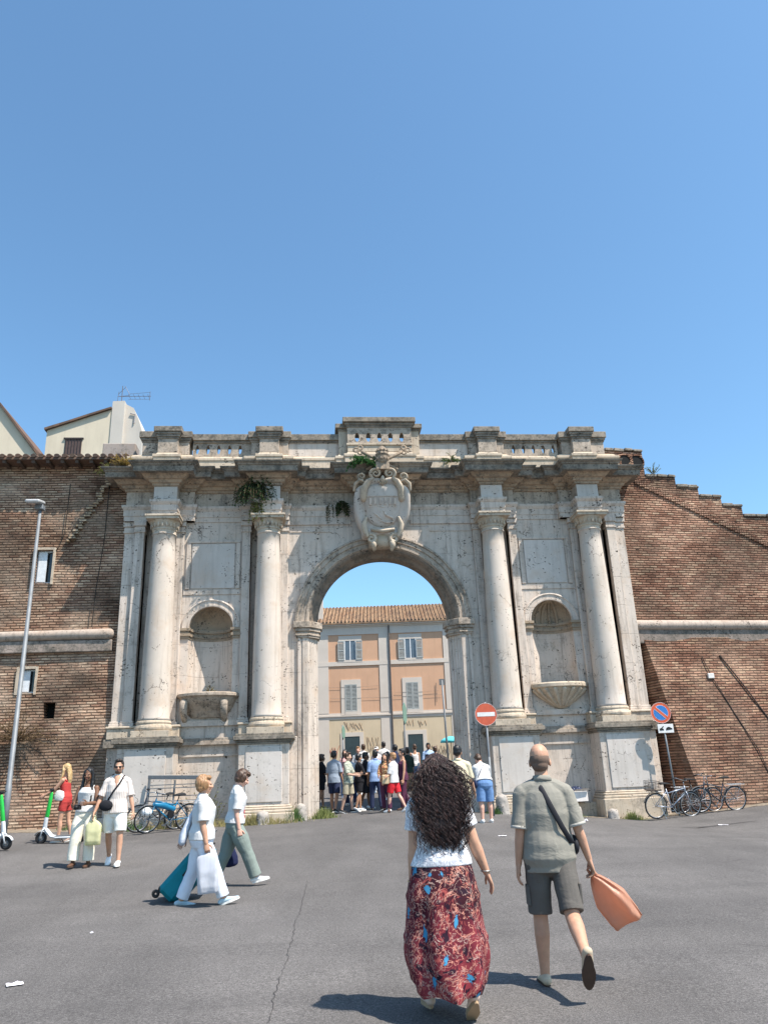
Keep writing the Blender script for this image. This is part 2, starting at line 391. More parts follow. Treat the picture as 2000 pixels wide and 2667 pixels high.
ENT = [(0,.95,-.5),(.95,3.0,0),(3.0,3.24,-.2),(3.24,3.96,-.72),(3.96,4.45,-.2),(4.45,6.0,0),(6.0,6.46,-.2),(6.46,7.18,-.72),(7.18,8.14,-.2)]
ENL = [(0,3.0,0)]+ENT[2:]
# --- wall body (front skin with openings, core, passage)
wb = MB()
def arch_pts(cx, r, z, a0, a1, n=24): return [(cx+r*cos(radians(a0+(a1-a0)*i/n)), z+r*sin(radians(a0+(a1-a0)*i/n))) for i in range(n+1)]
ZS = 6.2
both(lambda s: wb.prism([(s*x, z) for x, z in [(3.27, ZB), (2.36, ZB)]+arch_pts(0, 2.36, ZS, 0, 90)+[(0, 9.5), (3.27, 9.5)]], 0, .34))
def bay(s):
    c = 5.36*s; r = .67
    for t in (-1, 1):
        xo = 4.2*s if t*s < 0 else 6.54*s
        wb.prism([(xo, 4.1), (c+t*r, 4.1)]+[(c+t*(x-0), z) for x, z in [(r*cos(radians(90*i/16)), 6.1+r*sin(radians(90*i/16))) for i in range(17)]]+[(c, 9.5), (xo, 9.5)], 0, .55)
    a, b = sx(4.2, 6.54, s); wb.box(a, b, 0, .55, ZB, 4.1)
    a, b = sx(3.27, 4.2, s); wb.box(a, b, .22, .55, ZB, 9.5); a, b = sx(6.54, 7.51, s); wb.box(a, b, .22, .55, ZB, 9.5)
    a, b = sx(7.51, 8.0, s); wb.box(a, b, 0, .55, ZB, 9.5)
both(bay)
# core behind: passage is wider than the door frame
both(lambda s: wb.box(*sx(2.75, 8.0, s), .552, 1.7, ZB, 9.5) if 0 else None)
def core(s):
    wb.prism([(s*x, z) for x, z in [(4.3, ZB), (2.7, ZB)]+arch_pts(0, 2.7, 6.35, 0, 90)+[(0, 9.5), (4.3, 9.5)]], .7, 1.7)
    a, b = sx(6.3, 8.0, s); wb.box(a, b, .552, 1.7, ZB, 9.5); a, b = sx(4.31, 6.29, s); wb.box(a, b, 1.25, 1.7, ZB, 9.5)
both(core)
wb.build('wall', M_ST, gate)
# upper body
ub = MB(); mould(ub, ENL, [(9.5, 0), (11.08, 0)], 1.7); ub.build('upper_wall', stone('frieze_stone', (.45,.375,.305), .7, .6, joints=False, seed=21., streak=1.3), gate)
# --- pilasters flanking columns
for s in (-1, 1):
    for a, b, d in ((3.01,3.27,.12),(4.2,4.46,.12),(6.28,6.54,.12),(7.51,7.80,.2),(7.80,8.14,.1)):
        p = MB(); x0, x1 = sx(a, b, s); p.box(x0, x1, -d, .3, 2.8, 9.5)
        p.box(x0-.035, x1+.035, -d-.035, .1, 9.13, 9.2).box(x0-.02, x1+.02, -d-.02, .1, 9.2, 9.32)
        p.box(x0-.05, x1+.05, -d-.05, .1, 9.34, 9.5).box(x0-.05, x1+.05, -d-.05, .1, 3.16, 3.3).box(x0-.03, x1+.03, -d-.03, .1, 3.3, 3.36)
        p.build('pilaster', M_ST, gate, bevel=.012)
# --- columns
def column(cx):
    c = MB(); z0, z1 = 3.34, 8.96; pr = [(.44+.03, z0-.02), (.44, z0+.05)]
    for i in range(1, 15):
        t = i/14; pr.append((.435-.095*t**1.7, z0+.05+(z1-z0-.1)*t))
    pr += [(.37, z1-.03), (.37, z1)]
    c.lathe(pr, (cx, -.42), 40); col = c.build('column', M_CO, gate, smooth=True)
    col.data.polygons.foreach_set('use_smooth', [abs(p.normal.z) < .8 for p in col.data.polygons])
    b = MB(); b.box(cx-.53, cx+.53, -.94, .1, 2.85, 3.03)
    b.lathe([(.5,3.03),(.53,3.06),(.54,3.11),(.52,3.17),(.49,3.19),(.485,3.22),(.50,3.25),(.49,3.29),(.46,3.32)], (cx, -.42), 36)
    b.build('column_base', M_WARM, col, bevel=.008)
    k = MB(); k.lathe([(.36,8.96),(.36,9.05),(.385,9.07),(.385,9.1),(.37,9.12),(.38,9.18),(.46,9.33),(.47,9.36)], (cx, -.42), 36)
    k.box(cx-.5, cx+.5, -.92, .08, 9.36, 9.44).box(cx-.53, cx+.53, -.95, .08, 9.44, 9.5)
    for q in range(20):                              # leaf-like ribs on the echinus
        a = 2*pi*q/20; k.ell((cx+.41*cos(a), -.42+.41*sin(a), 9.22), (.035, .035, .09))
    k.build('capital', M_WARM, col, bevel=.006)
for cx in (-6.84, -3.61, 3.59, 6.82): column(cx)
# --- pedestals
def pedestal(s, a, b):
    x0, x1 = sx(a, b, s); p = MB(); p.box(x0, x1, -.86, .1, .9, 2.6); 
    o = p.build('pedestal', M_ST, gate, bevel=.015)
    q = MB(); q.box(x0+.2, x1-.2, -.885, -.85, 1.0, 2.5); q.build('panel', M_SLAB, o, bevel=.012)
    q = MB(); mould(q, [(0, 1, 0)], [(0, 0)], 0) if 0 else None
    for z0, z1, d in ((2.56,2.62,.04),(2.62,2.68,.08),(2.68,2.80,.15),(2.80,2.86,.10)): q.box(x0-d, x1+d, -.86-d, .1, z0, z1)
    q.build('cap_moulding', M_CAP, o, bevel=.012)
    q = MB()
    for z0, z1, d in ((ZB,.72,.14),(.72,.80,.10),(.80,.87,.07),(.87,.92,.03)): q.box(x0-d, x1+d, -.86-d, .1, z0, z1)
    q.build('plinth', M_WARM, o, bevel=.02)
for s in (-1, 1): pedestal(s, 2.93, 4.36); pedestal(s, 6.16, 7.72)
for s in (-1, 1):
    MB().box(*sx(2.72, 2.93, s), -.12, .1, ZB, 2.78).build('pier_strip', M_ST, gate, bevel=.012)
    x0, x1 = sx(7.72, 8.14, s); w_ = MB().box(x0, x1, -.3, .1, ZB, 2.6).build('outer_wing', M_ST, gate, bevel=.015)
    MB().box(x0-.1, x1+.1, -.4, .1, 2.605, 2.84).build('wing_moulding', M_CAP, w_, bevel=.012); MB().box(x0-.08, x1+.08, -.4, .1, ZB, .75).build('wing_plinth', M_ST, w_, bevel=.012)
    x0, x1 = sx(4.39, 6.13, s); w_ = MB().box(x0, x1, -.30, -.003, ZB, .62).build('ledge', M_WARM, gate, bevel=.02)
    MB().box(x0, x1, -.14, -.002, 2.62, 2.74).box(x0, x1, -.10, -.002, 2.7401, 2.82).build('dado_moulding', M_ST2, gate, bevel=.01)
    MB().box(x0, x1, -.06, -.002, 2.3, 2.36).build('dado_line', M_ST, gate); MB().box(x0, x1, -.08, -.004, 3.16, 3.32).build('dado_band', M_ST, gate)
for s in (-1, 1):
    for a, b_ in ((2.9, 4.42), (6.12, 8.16)):
        x0, x1 = sx(a, b_, s); MB().box(x0, x1, -.42, .1, 2.84, 3.14).box(x0-.03, x1+.03, -.46, .1, 3.14, 3.2).build('subplinth', M_WARM, gate, bevel=.015)
# --- arch surround
def splay(mb, r0, y0, r1, y1, zb):                   # ring from (r0,y0) to (r1,y1) following jamb + arch
    pts = []
    for r, y in ((r0, y0), (r1, y1)):
        pts.append([(r, y, zb), (r, y, ZS-.3)]+[(r*cos(radians(180*i/48)), y, ZS+r*sin(radians(180*i/48))) for i in range(49)]+[(-r, y, ZS-.3), (-r, y, zb)])
    n = len(pts[0]); return mb.add(pts[0]+pts[1], [(i, i+1, n+i+1, n+i) for i in range(n-1)])
ar = MB(); prof = [(2.78,.02),(2.78,-.10),(2.72,-.11),(2.70,-.07),(2.58,-.07),(2.56,-.03),(2.47,-.03),(2.46,-.06),(2.40,-.06),(2.36,0)]
prof2 = [(2.36,0),(2.30,.02),(2.24,.09),(2.22,.14),(2.17,.2),(2.14,.22),(2.10,.27),(2.09,.33),(2.09,.70)]
m_ = MB(); pts = [[(r*cos(radians(180*i/60)), y, ZS+r*sin(radians(180*i/60))) for i in range(61)] for r, y in prof2]
m_.add([p for r in pts for p in r], [(j*61+i, j*61+i+1, (j+1)*61+i+1, (j+1)*61+i) for j in range(len(prof2)-1) for i in range(60)])
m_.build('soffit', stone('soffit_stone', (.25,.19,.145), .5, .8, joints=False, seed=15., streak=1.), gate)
pts = []
for r, y in prof: pts.append([(r*cos(radians(180*i/60)), y, ZS+r*sin(radians(180*i/60))) for i in range(61)])
n = 61; vs = [p for r in pts for p in r]
ar.add(vs, [(j*n+i, j*n+i+1, (j+1)*n+i+1, (j+1)*n+i) for j in range(len(prof)-1) for i in range(n-1)])
ar.prism([(2.78, ZS), (2.09, ZS)]+[], 0, 0) if 0 else None
ar.build('archivolt', M_ST2, gate, fix=True)  # darker weathered stone, its tone also carrying painted shading of the ring
for s in (-1, 1):
    j = MB(); jp = [(2.70,.02),(2.70,-.09),(2.62,-.09),(2.61,-.05),(2.56,-.05),(2.55,-.09),(2.40,-.09),(2.39,-.05),(2.35,-.02),(2.34,.03),(2.29,.05),(2.28,.11),(2.22,.14),(2.21,.20),(2.15,.23),(2.14,.28),(2.09,.30),(2.09,.70),(2.70,.70)]
    j.prismz([(s*x, y) for x, y in jp], ZB, 5.74); j.build('jamb', M_ST, gate)
    j = MB()
    for z0, z1, d in ((5.70,5.76,.03),(5.76,5.82,.06),(5.82,5.9,.02),(5.9,6.0,.07),(6.0,6.2,.12)):
        j.prismz([(s*x, y) for x, y in ((2.72+d,.02),(2.72+d,-.09-d),(2.36-d*.3,-.09-d),(2.07-d,.22),(2.07-d,.70),(2.7,.70))], z0, z1)
    j.build('impost', M_ST2, gate, bevel=.012)
    j = MB(); j.box(*sx(2.40, 2.95, s), -.30, .1, ZB, .72) if 0 else None
# wall panel joints on the spandrels: shallow frame
for s in (-1, 1):
    MB().box(*sx(1.6, 2.95, s), -.025, -.001, 9.13, 9.17).build('spandrel_line', M_ST, gate); MB().box(*sx(.98, 3.0, s), -.05, -.001, 9.38, 9.5).build('spandrel_band', M_ST, gate)
# --- niches
for s in (-1, 1):
    c = 5.36*s; r = .67; rd = .62
    n_ = MB(); N = 20; rows = []
    for k in range(2):
        z = (4.1, 6.1)[k]; rows.append([(c+r*cos(pi*i/N), .0+rd*sin(pi*i/N), z) for i in range(N+1)])
    m = N+1; n_.add(rows[0]+rows[1], [(i, i+1, m+i+1, m+i) for i in range(N)]); n_.add(rows[0], [tuple(range(m))])
    nich = n_.build('niche', M_ST, gate, smooth=True)
    d_ = MB(); rows = []
    for k in range(13):
        b = pi/2*k/12; rows.append([(c+r*cos(b)*cos(pi*i/N), rd*sin(pi*i/N)*cos(b), 6.1+r*sin(b)) for i in range(N+1)])
    d_.add([p for q in rows for p in q], [(k*m+i, k*m+i+1, (k+1)*m+i+1, (k+1)*m+i) for k in range(12) for i in range(N)])
    if s > 0:                                        # ribbed shell in the right niche
        for a in (58, 80, 102, 124):
            q = [Vector((c+(r-.02)*cos(radians(b))*cos(radians(a)), (rd-.03)*cos(radians(b))*sin(radians(a)), 6.1+(r-.02)*sin(radians(b)))) for b in range(0, 85, 7)]
            d_.loft(q, [(.05,.03)]*len(q), n=8)
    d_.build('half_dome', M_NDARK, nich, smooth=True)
    b_ = MB()
    for z0, z1, e in ((5.76,5.84,.02),(5.84,5.92,.05),(5.92,6.0,.02),(6.0,6.08,.07)):
        inner = [(c+(r-e)*cos(pi*i/N), (rd-e)*sin(pi*i/N)) for i in range(N+1)]
        b_.prismz([(c-.93, .05), (c-.93, -.03-e), (c-r+e, -.03-e)]+list(reversed(inner))[0:]+[(c+r-e, -.03-e), (c+.93, -.03-e), (c+.93, .05), (c+r+.02, .05)]+[(c+(r+.05)*cos(pi*i/N), (rd+.05)*sin(pi*i/N)) for i in range(N+1)]+[(c-r-.02, .05)], z0, z1)
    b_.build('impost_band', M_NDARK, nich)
    a_ = MB(); ap = [(.90,.01),(.90,-.05),(.86,-.07),(.82,-.04),(.72,-.035),(.71,-.06),(.67,-.055),(.66,.02)]
    rows = [[(c+q*cos(pi*i/36), y, 6.08+q*sin(pi*i/36)) for i in range(37)] for q, y in ap]
    a_.add([p for q in rows for p in q], [(k*37+i, k*37+i+1, (k+1)*37+i+1, (k+1)*37+i) for k in range(len(ap)-1) for i in range(36)])
    a_.build('niche_arch', M_ST, nich)
    t_ = MB(); t_.box(c-.67, c+.67, -.03, -.002, 7.32, 8.79); t_.build('tablet', M_SLAB, gate, bevel=.01)
    t_ = MB(); x0, x1 = c-.74, c+.74
    t_.box(x0-.1, x1+.1, -.06, -.001, 8.80, 8.88).box(c-.9, c+.9, -.028, -.001, 7.12, 7.28).box(x0-.1, x0+.03, -.05, -.002, 7.3, 8.8).box(x1-.03, x1+.1, -.05, -.002, 7.3, 8.8)
    t_.build('tablet_frame', M_ST, gate, bevel=.01)
    # fountain basin
    f = MB(); N2 = 28
    def bring(hw, dp, z, sc=1): return [(c+hw*cos(pi+pi*i/N2)*sc, -.0+dp*sin(pi+pi*i/N2), z) for i in range(N2+1)]
    if s > 0: rs = [bring(.9,.62,4.10), bring(.92,.66,4.06), bring(.92,.66,3.97), bring(.84,.58,3.93), bring(.78,.52,3.85), bring(.5,.34,3.62), bring(.28,.22,3.44), bring(.1,.1,3.34)]
    else: rs = [bring(.86,.62,4.10), bring(.92,.68,4.07), bring(.92,.68,4.0), bring(.84,.60,3.95), bring(.80,.52,3.85), bring(.74,.38,3.72), bring(.66,.24,3.58), bring(.5,.12,3.4)]
    m2 = N2+1; f.add([p for q in rs for p in q], [(k*m2+i, (k+1)*m2+i, (k+1)*m2+i+1, k*m2+i+1) for k in range(len(rs)-1) for i in range(N2)])
    f.add(rs[0], [tuple(range(m2))]); f.add(rs[-1], [tuple(reversed(range(m2)))])
    bs = f.build('basin', M_WARM if s > 0 else M_ST2, gate, smooth=False)
    g2 = MB()
    if s > 0:
        for i in range(9):
            a = pi+pi*(i+.5)/9; q = [(c+hw*cos(a), dp*sin(a), z) for hw, dp, z in ((.82,.58,3.9),(.66,.46,3.74),(.44,.32,3.58),(.22,.2,3.42))]; g2.loft(q, [(.07,.05),(.06,.05),(.05,.04),(.03,.03)], n=8)
        g2.build('gadroon', M_WARM, bs, smooth=True)
    else:
        for q in (-.66, .5): MB().loft([(c+q, -.1, 3.95), (c+q, -.42, 3.8), (c+q, -.3, 3.5), (c+q, -.05, 3.3)], [(.12,.1),(.12,.12),(.1,.08),(.08,.05)], n=10).build('bracket', M_ST2, bs, smooth=True)
# --- entablature
e = MB(); mould(e, ENL, [(9.5,.0),(9.5,.03),(9.66,.03),(9.66,.05),(9.86,.05),(9.88,.07),(9.95,.11),(10.02,.11),(10.03,.02)], 0.6 if 0 else 1.2)
e.build('architrave', M_ST, gate)
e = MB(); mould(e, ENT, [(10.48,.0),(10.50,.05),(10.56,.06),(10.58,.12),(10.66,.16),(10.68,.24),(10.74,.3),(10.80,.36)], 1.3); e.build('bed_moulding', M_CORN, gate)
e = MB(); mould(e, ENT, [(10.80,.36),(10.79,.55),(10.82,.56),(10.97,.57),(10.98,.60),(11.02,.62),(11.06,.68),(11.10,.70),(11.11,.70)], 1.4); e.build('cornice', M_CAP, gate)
for s in (-1, 1):
    for c in (3.6, 6.82): MB().box(c*s-.355, c*s+.355, -.735, -.6, 10.04, 10.46).build('frieze_block', M_SLAB, gate)
# --- attic
ATT = [(0,1.06,-.7),(1.06,1.34,-.5),(1.34,2.95,-.35),(2.95,3.29,-.5),(3.29,3.92,-.7),(3.92,4.3,-.5),(4.3,6.1,-.35),(6.1,6.53,-.5),(6.53,7.16,-.7),(7.16,8.0,-.5)]
a = MB(); mould(a, ATT, [(11.11,.10),(11.45,.10),(11.47,.13),(11.56,.13),(11.58,.05),(11.66,.0)], .2); a.build('attic_base', M_WARM, gate, bevel=.01)
for s in (-1, 1):
    for c in (3.605, 6.845):
        p = MB(); p.box(c*s-.315, c*s+.315, -.70, .2, 11.66, 12.2); o = p.build('attic_pier', M_ST2, gate, bevel=.01)
        q = MB()
        for z0, z1, d in ((12.14,12.2,.03),(12.2,12.28,.06),(12.28,12.36,.09),(12.36,12.54,.13)): q.box(c*s-.315-d, c*s+.315+d, -.70-d, .2, z0, z1)
        q.build('pier_cap', M_CAP, o, bevel=.015)
        w_ = .60 if c < 5 else .74; xo = 0 if c < 5 else .1
        q = MB(); q.box((c+xo)*s-w_, (c+xo)*s+w_, -.5, .2, 11.66, 12.12); q.build('pier_wing', M_ST2, o, bevel=.01)
        q = MB()
        for z0, z1, d in ((12.1,12.16,.03),(12.16,12.24,.06),(12.24,12.46,.10)): q.box((c+xo)*s-w_-d, (c+xo)*s+w_+d, -.5-d, .19, z0, z1)
        q.build('wing_cap', M_CAP, o, bevel=.015)
    x0, x1 = sx(1.34, 3.0, s); p = MB(); p.box(x0, x1, -.35, .18, 11.66, 12.14); o = p.build('parapet', M_ST, gate, bevel=.008)
    q = MB(); q.box(x0, x1, -.40, .17, 12.13, 12.2).box(x0, x1, -.46, .17, 12.2, 12.42); q.build('coping', M_CAP, o, bevel=.012)
def pierced(mb, x0, x1, z0, z1, y0, y1, holes, hw, hz):   # slab with pointed-oval openings, built in cells
    ed = [x0]+[(a+b)/2 for a, b in zip(holes, holes[1:])]+[x1]
    for i, h in enumerate(holes):
        a, b = ed[i], ed[i+1]; zc = (hz[0]+hz[1])/2; hh = (hz[1]-hz[0])/2
        hole = [(h+hw*(abs(cos(t))**1.2)*(1 if cos(t) >= 0 else -1), zc+hh*sin(t)) for t in [pi*2*k/20 for k in range(20)]]
        rt = [p for k, p in enumerate(hole) if k <= 5 or k >= 15]; rt = [hole[k % 20] for k in range(-5, 6)]; lf = [hole[k] for k in range(5, 16)]
        mb.prism([(h, z0), (b, z0), (b, z1), (h, z1)]+[p for p in reversed(rt)], y0, y1)
        mb.prism([(h, z1), (a, z1), (a, z0), (h, z0)]+[p for p in reversed(lf)], y0, y1)
for s in (-1, 1):
    x0, x1 = sx(4.2, 6.1, s); c = 5.27*s
    p = MB(); pierced(p, x0, x1, 11.66, 12.14, -.35, -.17, [c+k*.345 for k in (-2,-1,0,1,2)], .055, (11.74, 12.06)); o = p.build('balustrade', M_ST2, gate)
    q = MB(); q.box(x0, x1, -.40, .17, 12.13, 12.2).box(x0, x1, -.46, .17, 12.2, 12.42); q.build('coping', M_CAP, o, bevel=.012)
p = MB(); p.box(-1.34, -1.06, -.5, .18, 11.66, 12.6).box(1.06, 1.34, -.5, .18, 11.66, 12.6).box(-1.06, 1.06, -.70, .18, 11.67, 11.95)
p.box(-1.1, 1.1, -.74, -.69, 11.9, 11.97)
cb = p.build('central_block', M_WARM, gate, bevel=.01)
p = MB(); pierced(p, -1.06, 1.06, 11.952, 12.56, -.70, -.5, [k*.37 for k in (-2,-1,0,1,2)], .075, (12.03, 12.36)); p.build('balustrade', M_ST2, cb)
q = MB()
for z0, z1, d in ((12.55,12.62,.04),(12.62,12.70,.08),(12.70,12.87,.15)): q.box(-1.06-d, 1.06+d, -.70-d, .18, z0, z1)
for z0, z1, d in ((12.5,12.58,.03),(12.58,12.74,.11)):
    for s in (-1, 1): q.box(*sx(1.065, 1.34+d, s), -.5-d, .17, z0, z1)
q.build('block_cap', M_CAP, cb, bevel=.015)
# --- coat of arms
coa = empty('coat_of_arms'); coa.parent = gate
def TB(mb):
    mb.v = [(x, y-max(0, (z-9.0)*.40), z-.20*max(0, z-10.2)) for x, y, z in mb.v]; return mb
YF = -.52
def relief(mb, pts, rad, n=10): mb.loft([(x, YF+y, z) for x, y, z in pts], rad, right=(0,1,0), n=n)
def smoothloop(ctrl, k=6):
    r = []; n = len(ctrl)
    for i in range(n):
        p0, p1, p2, p3 = (Vector(ctrl[(i+j) % n]) for j in (-1, 0, 1, 2))
        for t in range(k):
            u = t/k; r.append(.5*((2*p1)+(p2-p0)*u+(2*p0-5*p1+4*p2-p3)*u*u+(3*p1-p0-3*p2+p3)*u**3))
    return r
outer = smoothloop([(0,10.62),(.35,10.66),(.62,10.42),(.86,10.22),(.90,9.75),(.84,9.38),(.68,9.05),(.62,8.82),(.3,8.80),(0,8.86),(-.3,8.80),(-.62,8.82),(-.68,9.05),(-.84,9.38),(-.90,9.75),(-.86,10.22),(-.62,10.42),(-.35,10.66)], 4)
back = MB(); N = len(outer)
cen = Vector((0, 9.72)); rings = [(1.0, .35), (1.0, .0), (.96, -.07), (.86, -.09), (.78, -.04), (.70, -.02)]
vs = []
for sc, y in rings: vs += [(cen.x+(p.x-cen.x)*sc, YF+y, cen.y+(p.y-cen.y)*sc) for p in outer]
back.add(vs, [(j*N+i, j*N+(i+1) % N, (j+1)*N+(i+1) % N, (j+1)*N+i) for j in range(len(rings)-1) for i in range(N)]+[tuple((len(rings)-1)*N+i for i in range(N))])
TB(back).build('shield', M_SLAB, coa, smooth=True)
inn = MB(); inl = smoothloop([(0,10.42),(.4,10.36),(.56,10.05),(.54,9.6),(.42,9.25),(0,9.08),(-.42,9.25),(-.54,9.6),(-.56,10.05),(-.4,10.36)], 5); N = len(inl)
vs = []; cen = Vector((0, 9.74)); rings = [(1., -.02), (.97, -.07), (.85, -.11), (.5, -.15), (.2, -.16)]
for sc, y in rings: vs += [((p.x-cen.x)*sc, YF+y, cen.y+(p.y-cen.y)*sc) for p in inl]
inn.add(vs, [(j*N+i, j*N+(i+1) % N, (j+1)*N+(i+1) % N, (j+1)*N+i) for j in range(len(rings)-1) for i in range(N)]+[tuple((len(rings)-1)*N+i for i in range(N))])
TB(inn).build('field', M_SLAB, coa, smooth=True)
d = MB()                                             # charge: battlement-like band, rays below, scroll
d.box(-.47, .47, YF-.18, YF-.1, 9.96, 9.99)
for k in range(6): d.box(-.42+k*.155, -.35+k*.155, YF-.19, YF-.1, 9.72, 9.93)
relief(d, [(-.44,-.12,9.68),(0,-.16,9.66),(.44,-.12,9.68)], [.018]*3, 6)
relief(d, [(.02,-.14,9.55),(.1,-.17,9.42),(.3,-.15,9.34),(.36,-.12,9.22),(.1,-.13,9.2),(-.15,-.12,9.3)], [.03,.04,.04,.03,.03,.02], 8)
relief(d, [(-.3,-.12,9.5),(-.18,-.16,9.42),(-.05,-.14,9.3)], [.02,.03,.02], 8)
TB(d).build('emblem', M_ST, coa, smooth=False)
def spiral(cx, cz, r0, r1, a0, turns, y=-.12, n=26):
    return [(cx+(r0+(r1-r0)*i/n)*cos(a0+turns*2*pi*i/n), y, cz+(r0+(r1-r0)*i/n)*sin(a0+turns*2*pi*i/n)) for i in range(n+1)]
d = MB()
for s in (-1, 1):
    sp_ = spiral(.22, 10.76, .19, .03, radians(-60), 1.6)
    relief(d, [(s*x, y, z) for x, y, z in [(.60,-.06,9.95),(.58,-.09,10.25),(.45,-.12,10.48)]+sp_], [.11,.115,.10]+[.055-.03*i/len(sp_) for i in range(len(sp_))], 10)
    relief(d, [(s*x, y, z) for x, y, z in [(.9,-.02,10.2),(.86,-.05,10.42),(.72,-.08,10.55),(.6,-.06,10.5)]], [.04,.06,.05,.03], 8)
    relief(d, [(s*x, y, z) for x, y, z in spiral(.66, 10.68, .14, .03, radians(-100), 1.3, -.04, 18)], [.05-.02*i/19 for i in range(19)], 8)
    relief(d, [(s*x, y, z) for x, y, z in [(.52,-.1,9.35),(.6,-.13,9.15),(.56,-.14,8.95),(.5,-.12,8.8)]], [.05,.08,.09,.06], 8)
    relief(d, [(s*x, y, z) for x, y, z in spiral(.36, 8.72, .16, .04, radians(60), 1.2, -.06, 16)], [.07-.03*i/17 for i in range(17)], 8)
relief(d, [(-.34,-.12,9.0),(0,-.17,8.93),(.34,-.12,9.0)], [(.08,.05),(.1,.07),(.08,.05)], 8)
relief(d, [(0,-.15,10.62),(0,-.18,10.5),(0,-.16,10.38)], [.05,.09,.03], 8)
for q in range(5): a = radians(200+35*q); d.ell((.13*cos(a), YF-.17, 10.5+.13*sin(a)), (.04,.04,.05))
d.box(-.42, .42, YF-.02, 0.0, 8.5, 8.86); relief(d, [(-.3,-.02,8.62),(-.3,-.1,8.5),(-.28,.06,8.38)], [.1,.09,.05]); relief(d, [(.3,-.02,8.62),(.3,-.1,8.5),(.28,.06,8.38)], [.1,.09,.05])
TB(d).build('scrollwork', M_WARM, coa, smooth=True)
d = MB()                                             # crossed keys and tiara above the cornice
Y2 = -1.42
for s in (-1, 1):
    d.rod((s*-.5, Y2+.3, 10.86), (s*.66, Y2, 11.36), .05); 
    for q in range(3): d.torus((s*(.74+.09*cos(2.1*q)), Y2, 11.42+.09*sin(2.1*q)), .07, .03, n=14, k=6)
d.build('key', M_CORN, coa, smooth=True)
d = MB(); d.lathe([(.16,10.98),(.22,11.1),(.24,11.22),(.21,11.24),(.25,11.32),(.22,11.42),(.24,11.46),(.18,11.58),(.08,11.68),(.03,11.72)], (0, Y2+.02), 18)
for z in (11.12,11.32,11.48):
    for q in range(10): a = 2*pi*q/10; d.ell((.23*cos(a), Y2+.23*sin(a), z), (.03,.03,.05), n=6, k=5)
d.box(-.25,.25,-1.5,-.6,10.7,11.0); d.v = [(x*.85, y if y > -1.15 else -1.42+(y+1.42)*.85, 10.95+(z-10.95)*.80) for x, y, z in d.v]; d.build('tiara', M_CORN, coa, smooth=False)

# ================================================================== BRICK WALLS
T_L = [(.42,.255,.17),(.48,.31,.21),(.31,.17,.115),(.54,.39,.275),(.42,.33,.25)]
T_R = [(.39,.21,.14),(.45,.265,.18),(.27,.13,.085),(.50,.34,.23),(.38,.26,.19)]
M_BL = bricks('left_brick', T_L, (.085,.05,.034), seed=1., grime=.6, patches=.5); M_BR = bricks('right_brick', T_R, (.07,.038,.026), seed=6., grime=.5, patches=.3)
M_BR2 = bricks('right_scarp_brick', [(.31,.16,.105),(.37,.21,.14),(.21,.10,.065),(.43,.28,.18),(.33,.235,.17)], (.055,.032,.024), seed=11., grime=.45, patches=.35)
M_TOR = stone('roll_moulding_stone', (.44,.36,.30), .5, .5, joints=False, seed=8.3, streak=.9)
lw = thing('brick_wall', 'old tan brick wall left of the gate under a tiled eave, with two small windows', 'wall', group='brick walls flanking the gate')
def holes_wall(mb, xs, zs, skip, y0f, y1):           # grid of cells with rectangular openings left out, front at y0f(x,z)
    nx, nz = len(xs), len(zs); vs = [(x, y0f(x, z), z) for z in zs for x in xs]; fs = []; o = len(mb.v)
    inside = lambda i, j: any(a <= (xs[i]+xs[i+1])/2 <= b and c <= (zs[j]+zs[j+1])/2 <= d for a, b, c, d in skip)
    for j in range(nz-1):
        for i in range(nx-1):
            if not inside(i, j): fs.append((j*nx+i, j*nx+i+1, (j+1)*nx+i+1, (j+1)*nx+i))
    mb.add(vs, fs)
    for a, b, c, d in skip:
        q = [(a, c), (b, c), (b, d), (a, d)]
        for (x0, z0), (x1, z1) in zip(q, q[1:]+q[:1]): mb.add([(x0, y0f(x0, z0), z0), (x1, y0f(x1, z1) , z1), (x1, y0f(x1, z1)+.45, z1), (x0, y0f(x0, z0)+.45, z0)], [(0, 1, 2, 3)])
WL = [(-10.83,-10.33,7.62,8.68),(-10.93,-10.48,4.28,4.98),(-10.15,-9.80,3.52,3.98)]
def xr(a, b, n, extra): return sorted(set([round(a+(b-a)*i/n, 3) for i in range(n+1)]+extra))
m = MB(); xs = xr(-19, -8.0, 44, [v for q in WL for v in q[:2]]); zs = xr(-.2, 11.65, 60, [v for q in WL for v in q[2:]])
yl = lambda x, z: .16-(max(0, 5.6-z)*.055)-.04*noise.noise(Vector((x*.7, z*.7, 0)))-.02*noise.noise(Vector((x*3, z*3, 0)))
holes_wall(m, xs, zs, WL, yl, 2); m.build('masonry', M_BL, lw, smooth=False, fix=False)
m = MB(); m.box(-19, -8.02, .75, 1.7, -.2, 11.6); m.build('wall_core', M_BL, lw)
m = MB(); m.loft([(-19,.08,5.95),(-14,.08,5.96),(-11.5,.08,5.95),(-9.6,.07,5.97),(-8.42,.06,5.98)], [.16,.155,.165,.16,.165], n=18); m.build('roll_moulding', M_TOR, lw, smooth=True)
m = MB(); m.box(-19, -8.3, .0, .2, 5.45, 5.8); m.build('grimy_shade_band', stone('grimy_shade_stone', (.33,.27,.23), .8, .8, joints=False, seed=12.), lw, bevel=.02)  # dark band under the roll: grime and shade both put into the colour
M_FR = plain('window_paint', (.62,.64,.66), .6); M_GL = plain('window_glass', (.03,.035,.04), .12, .6)
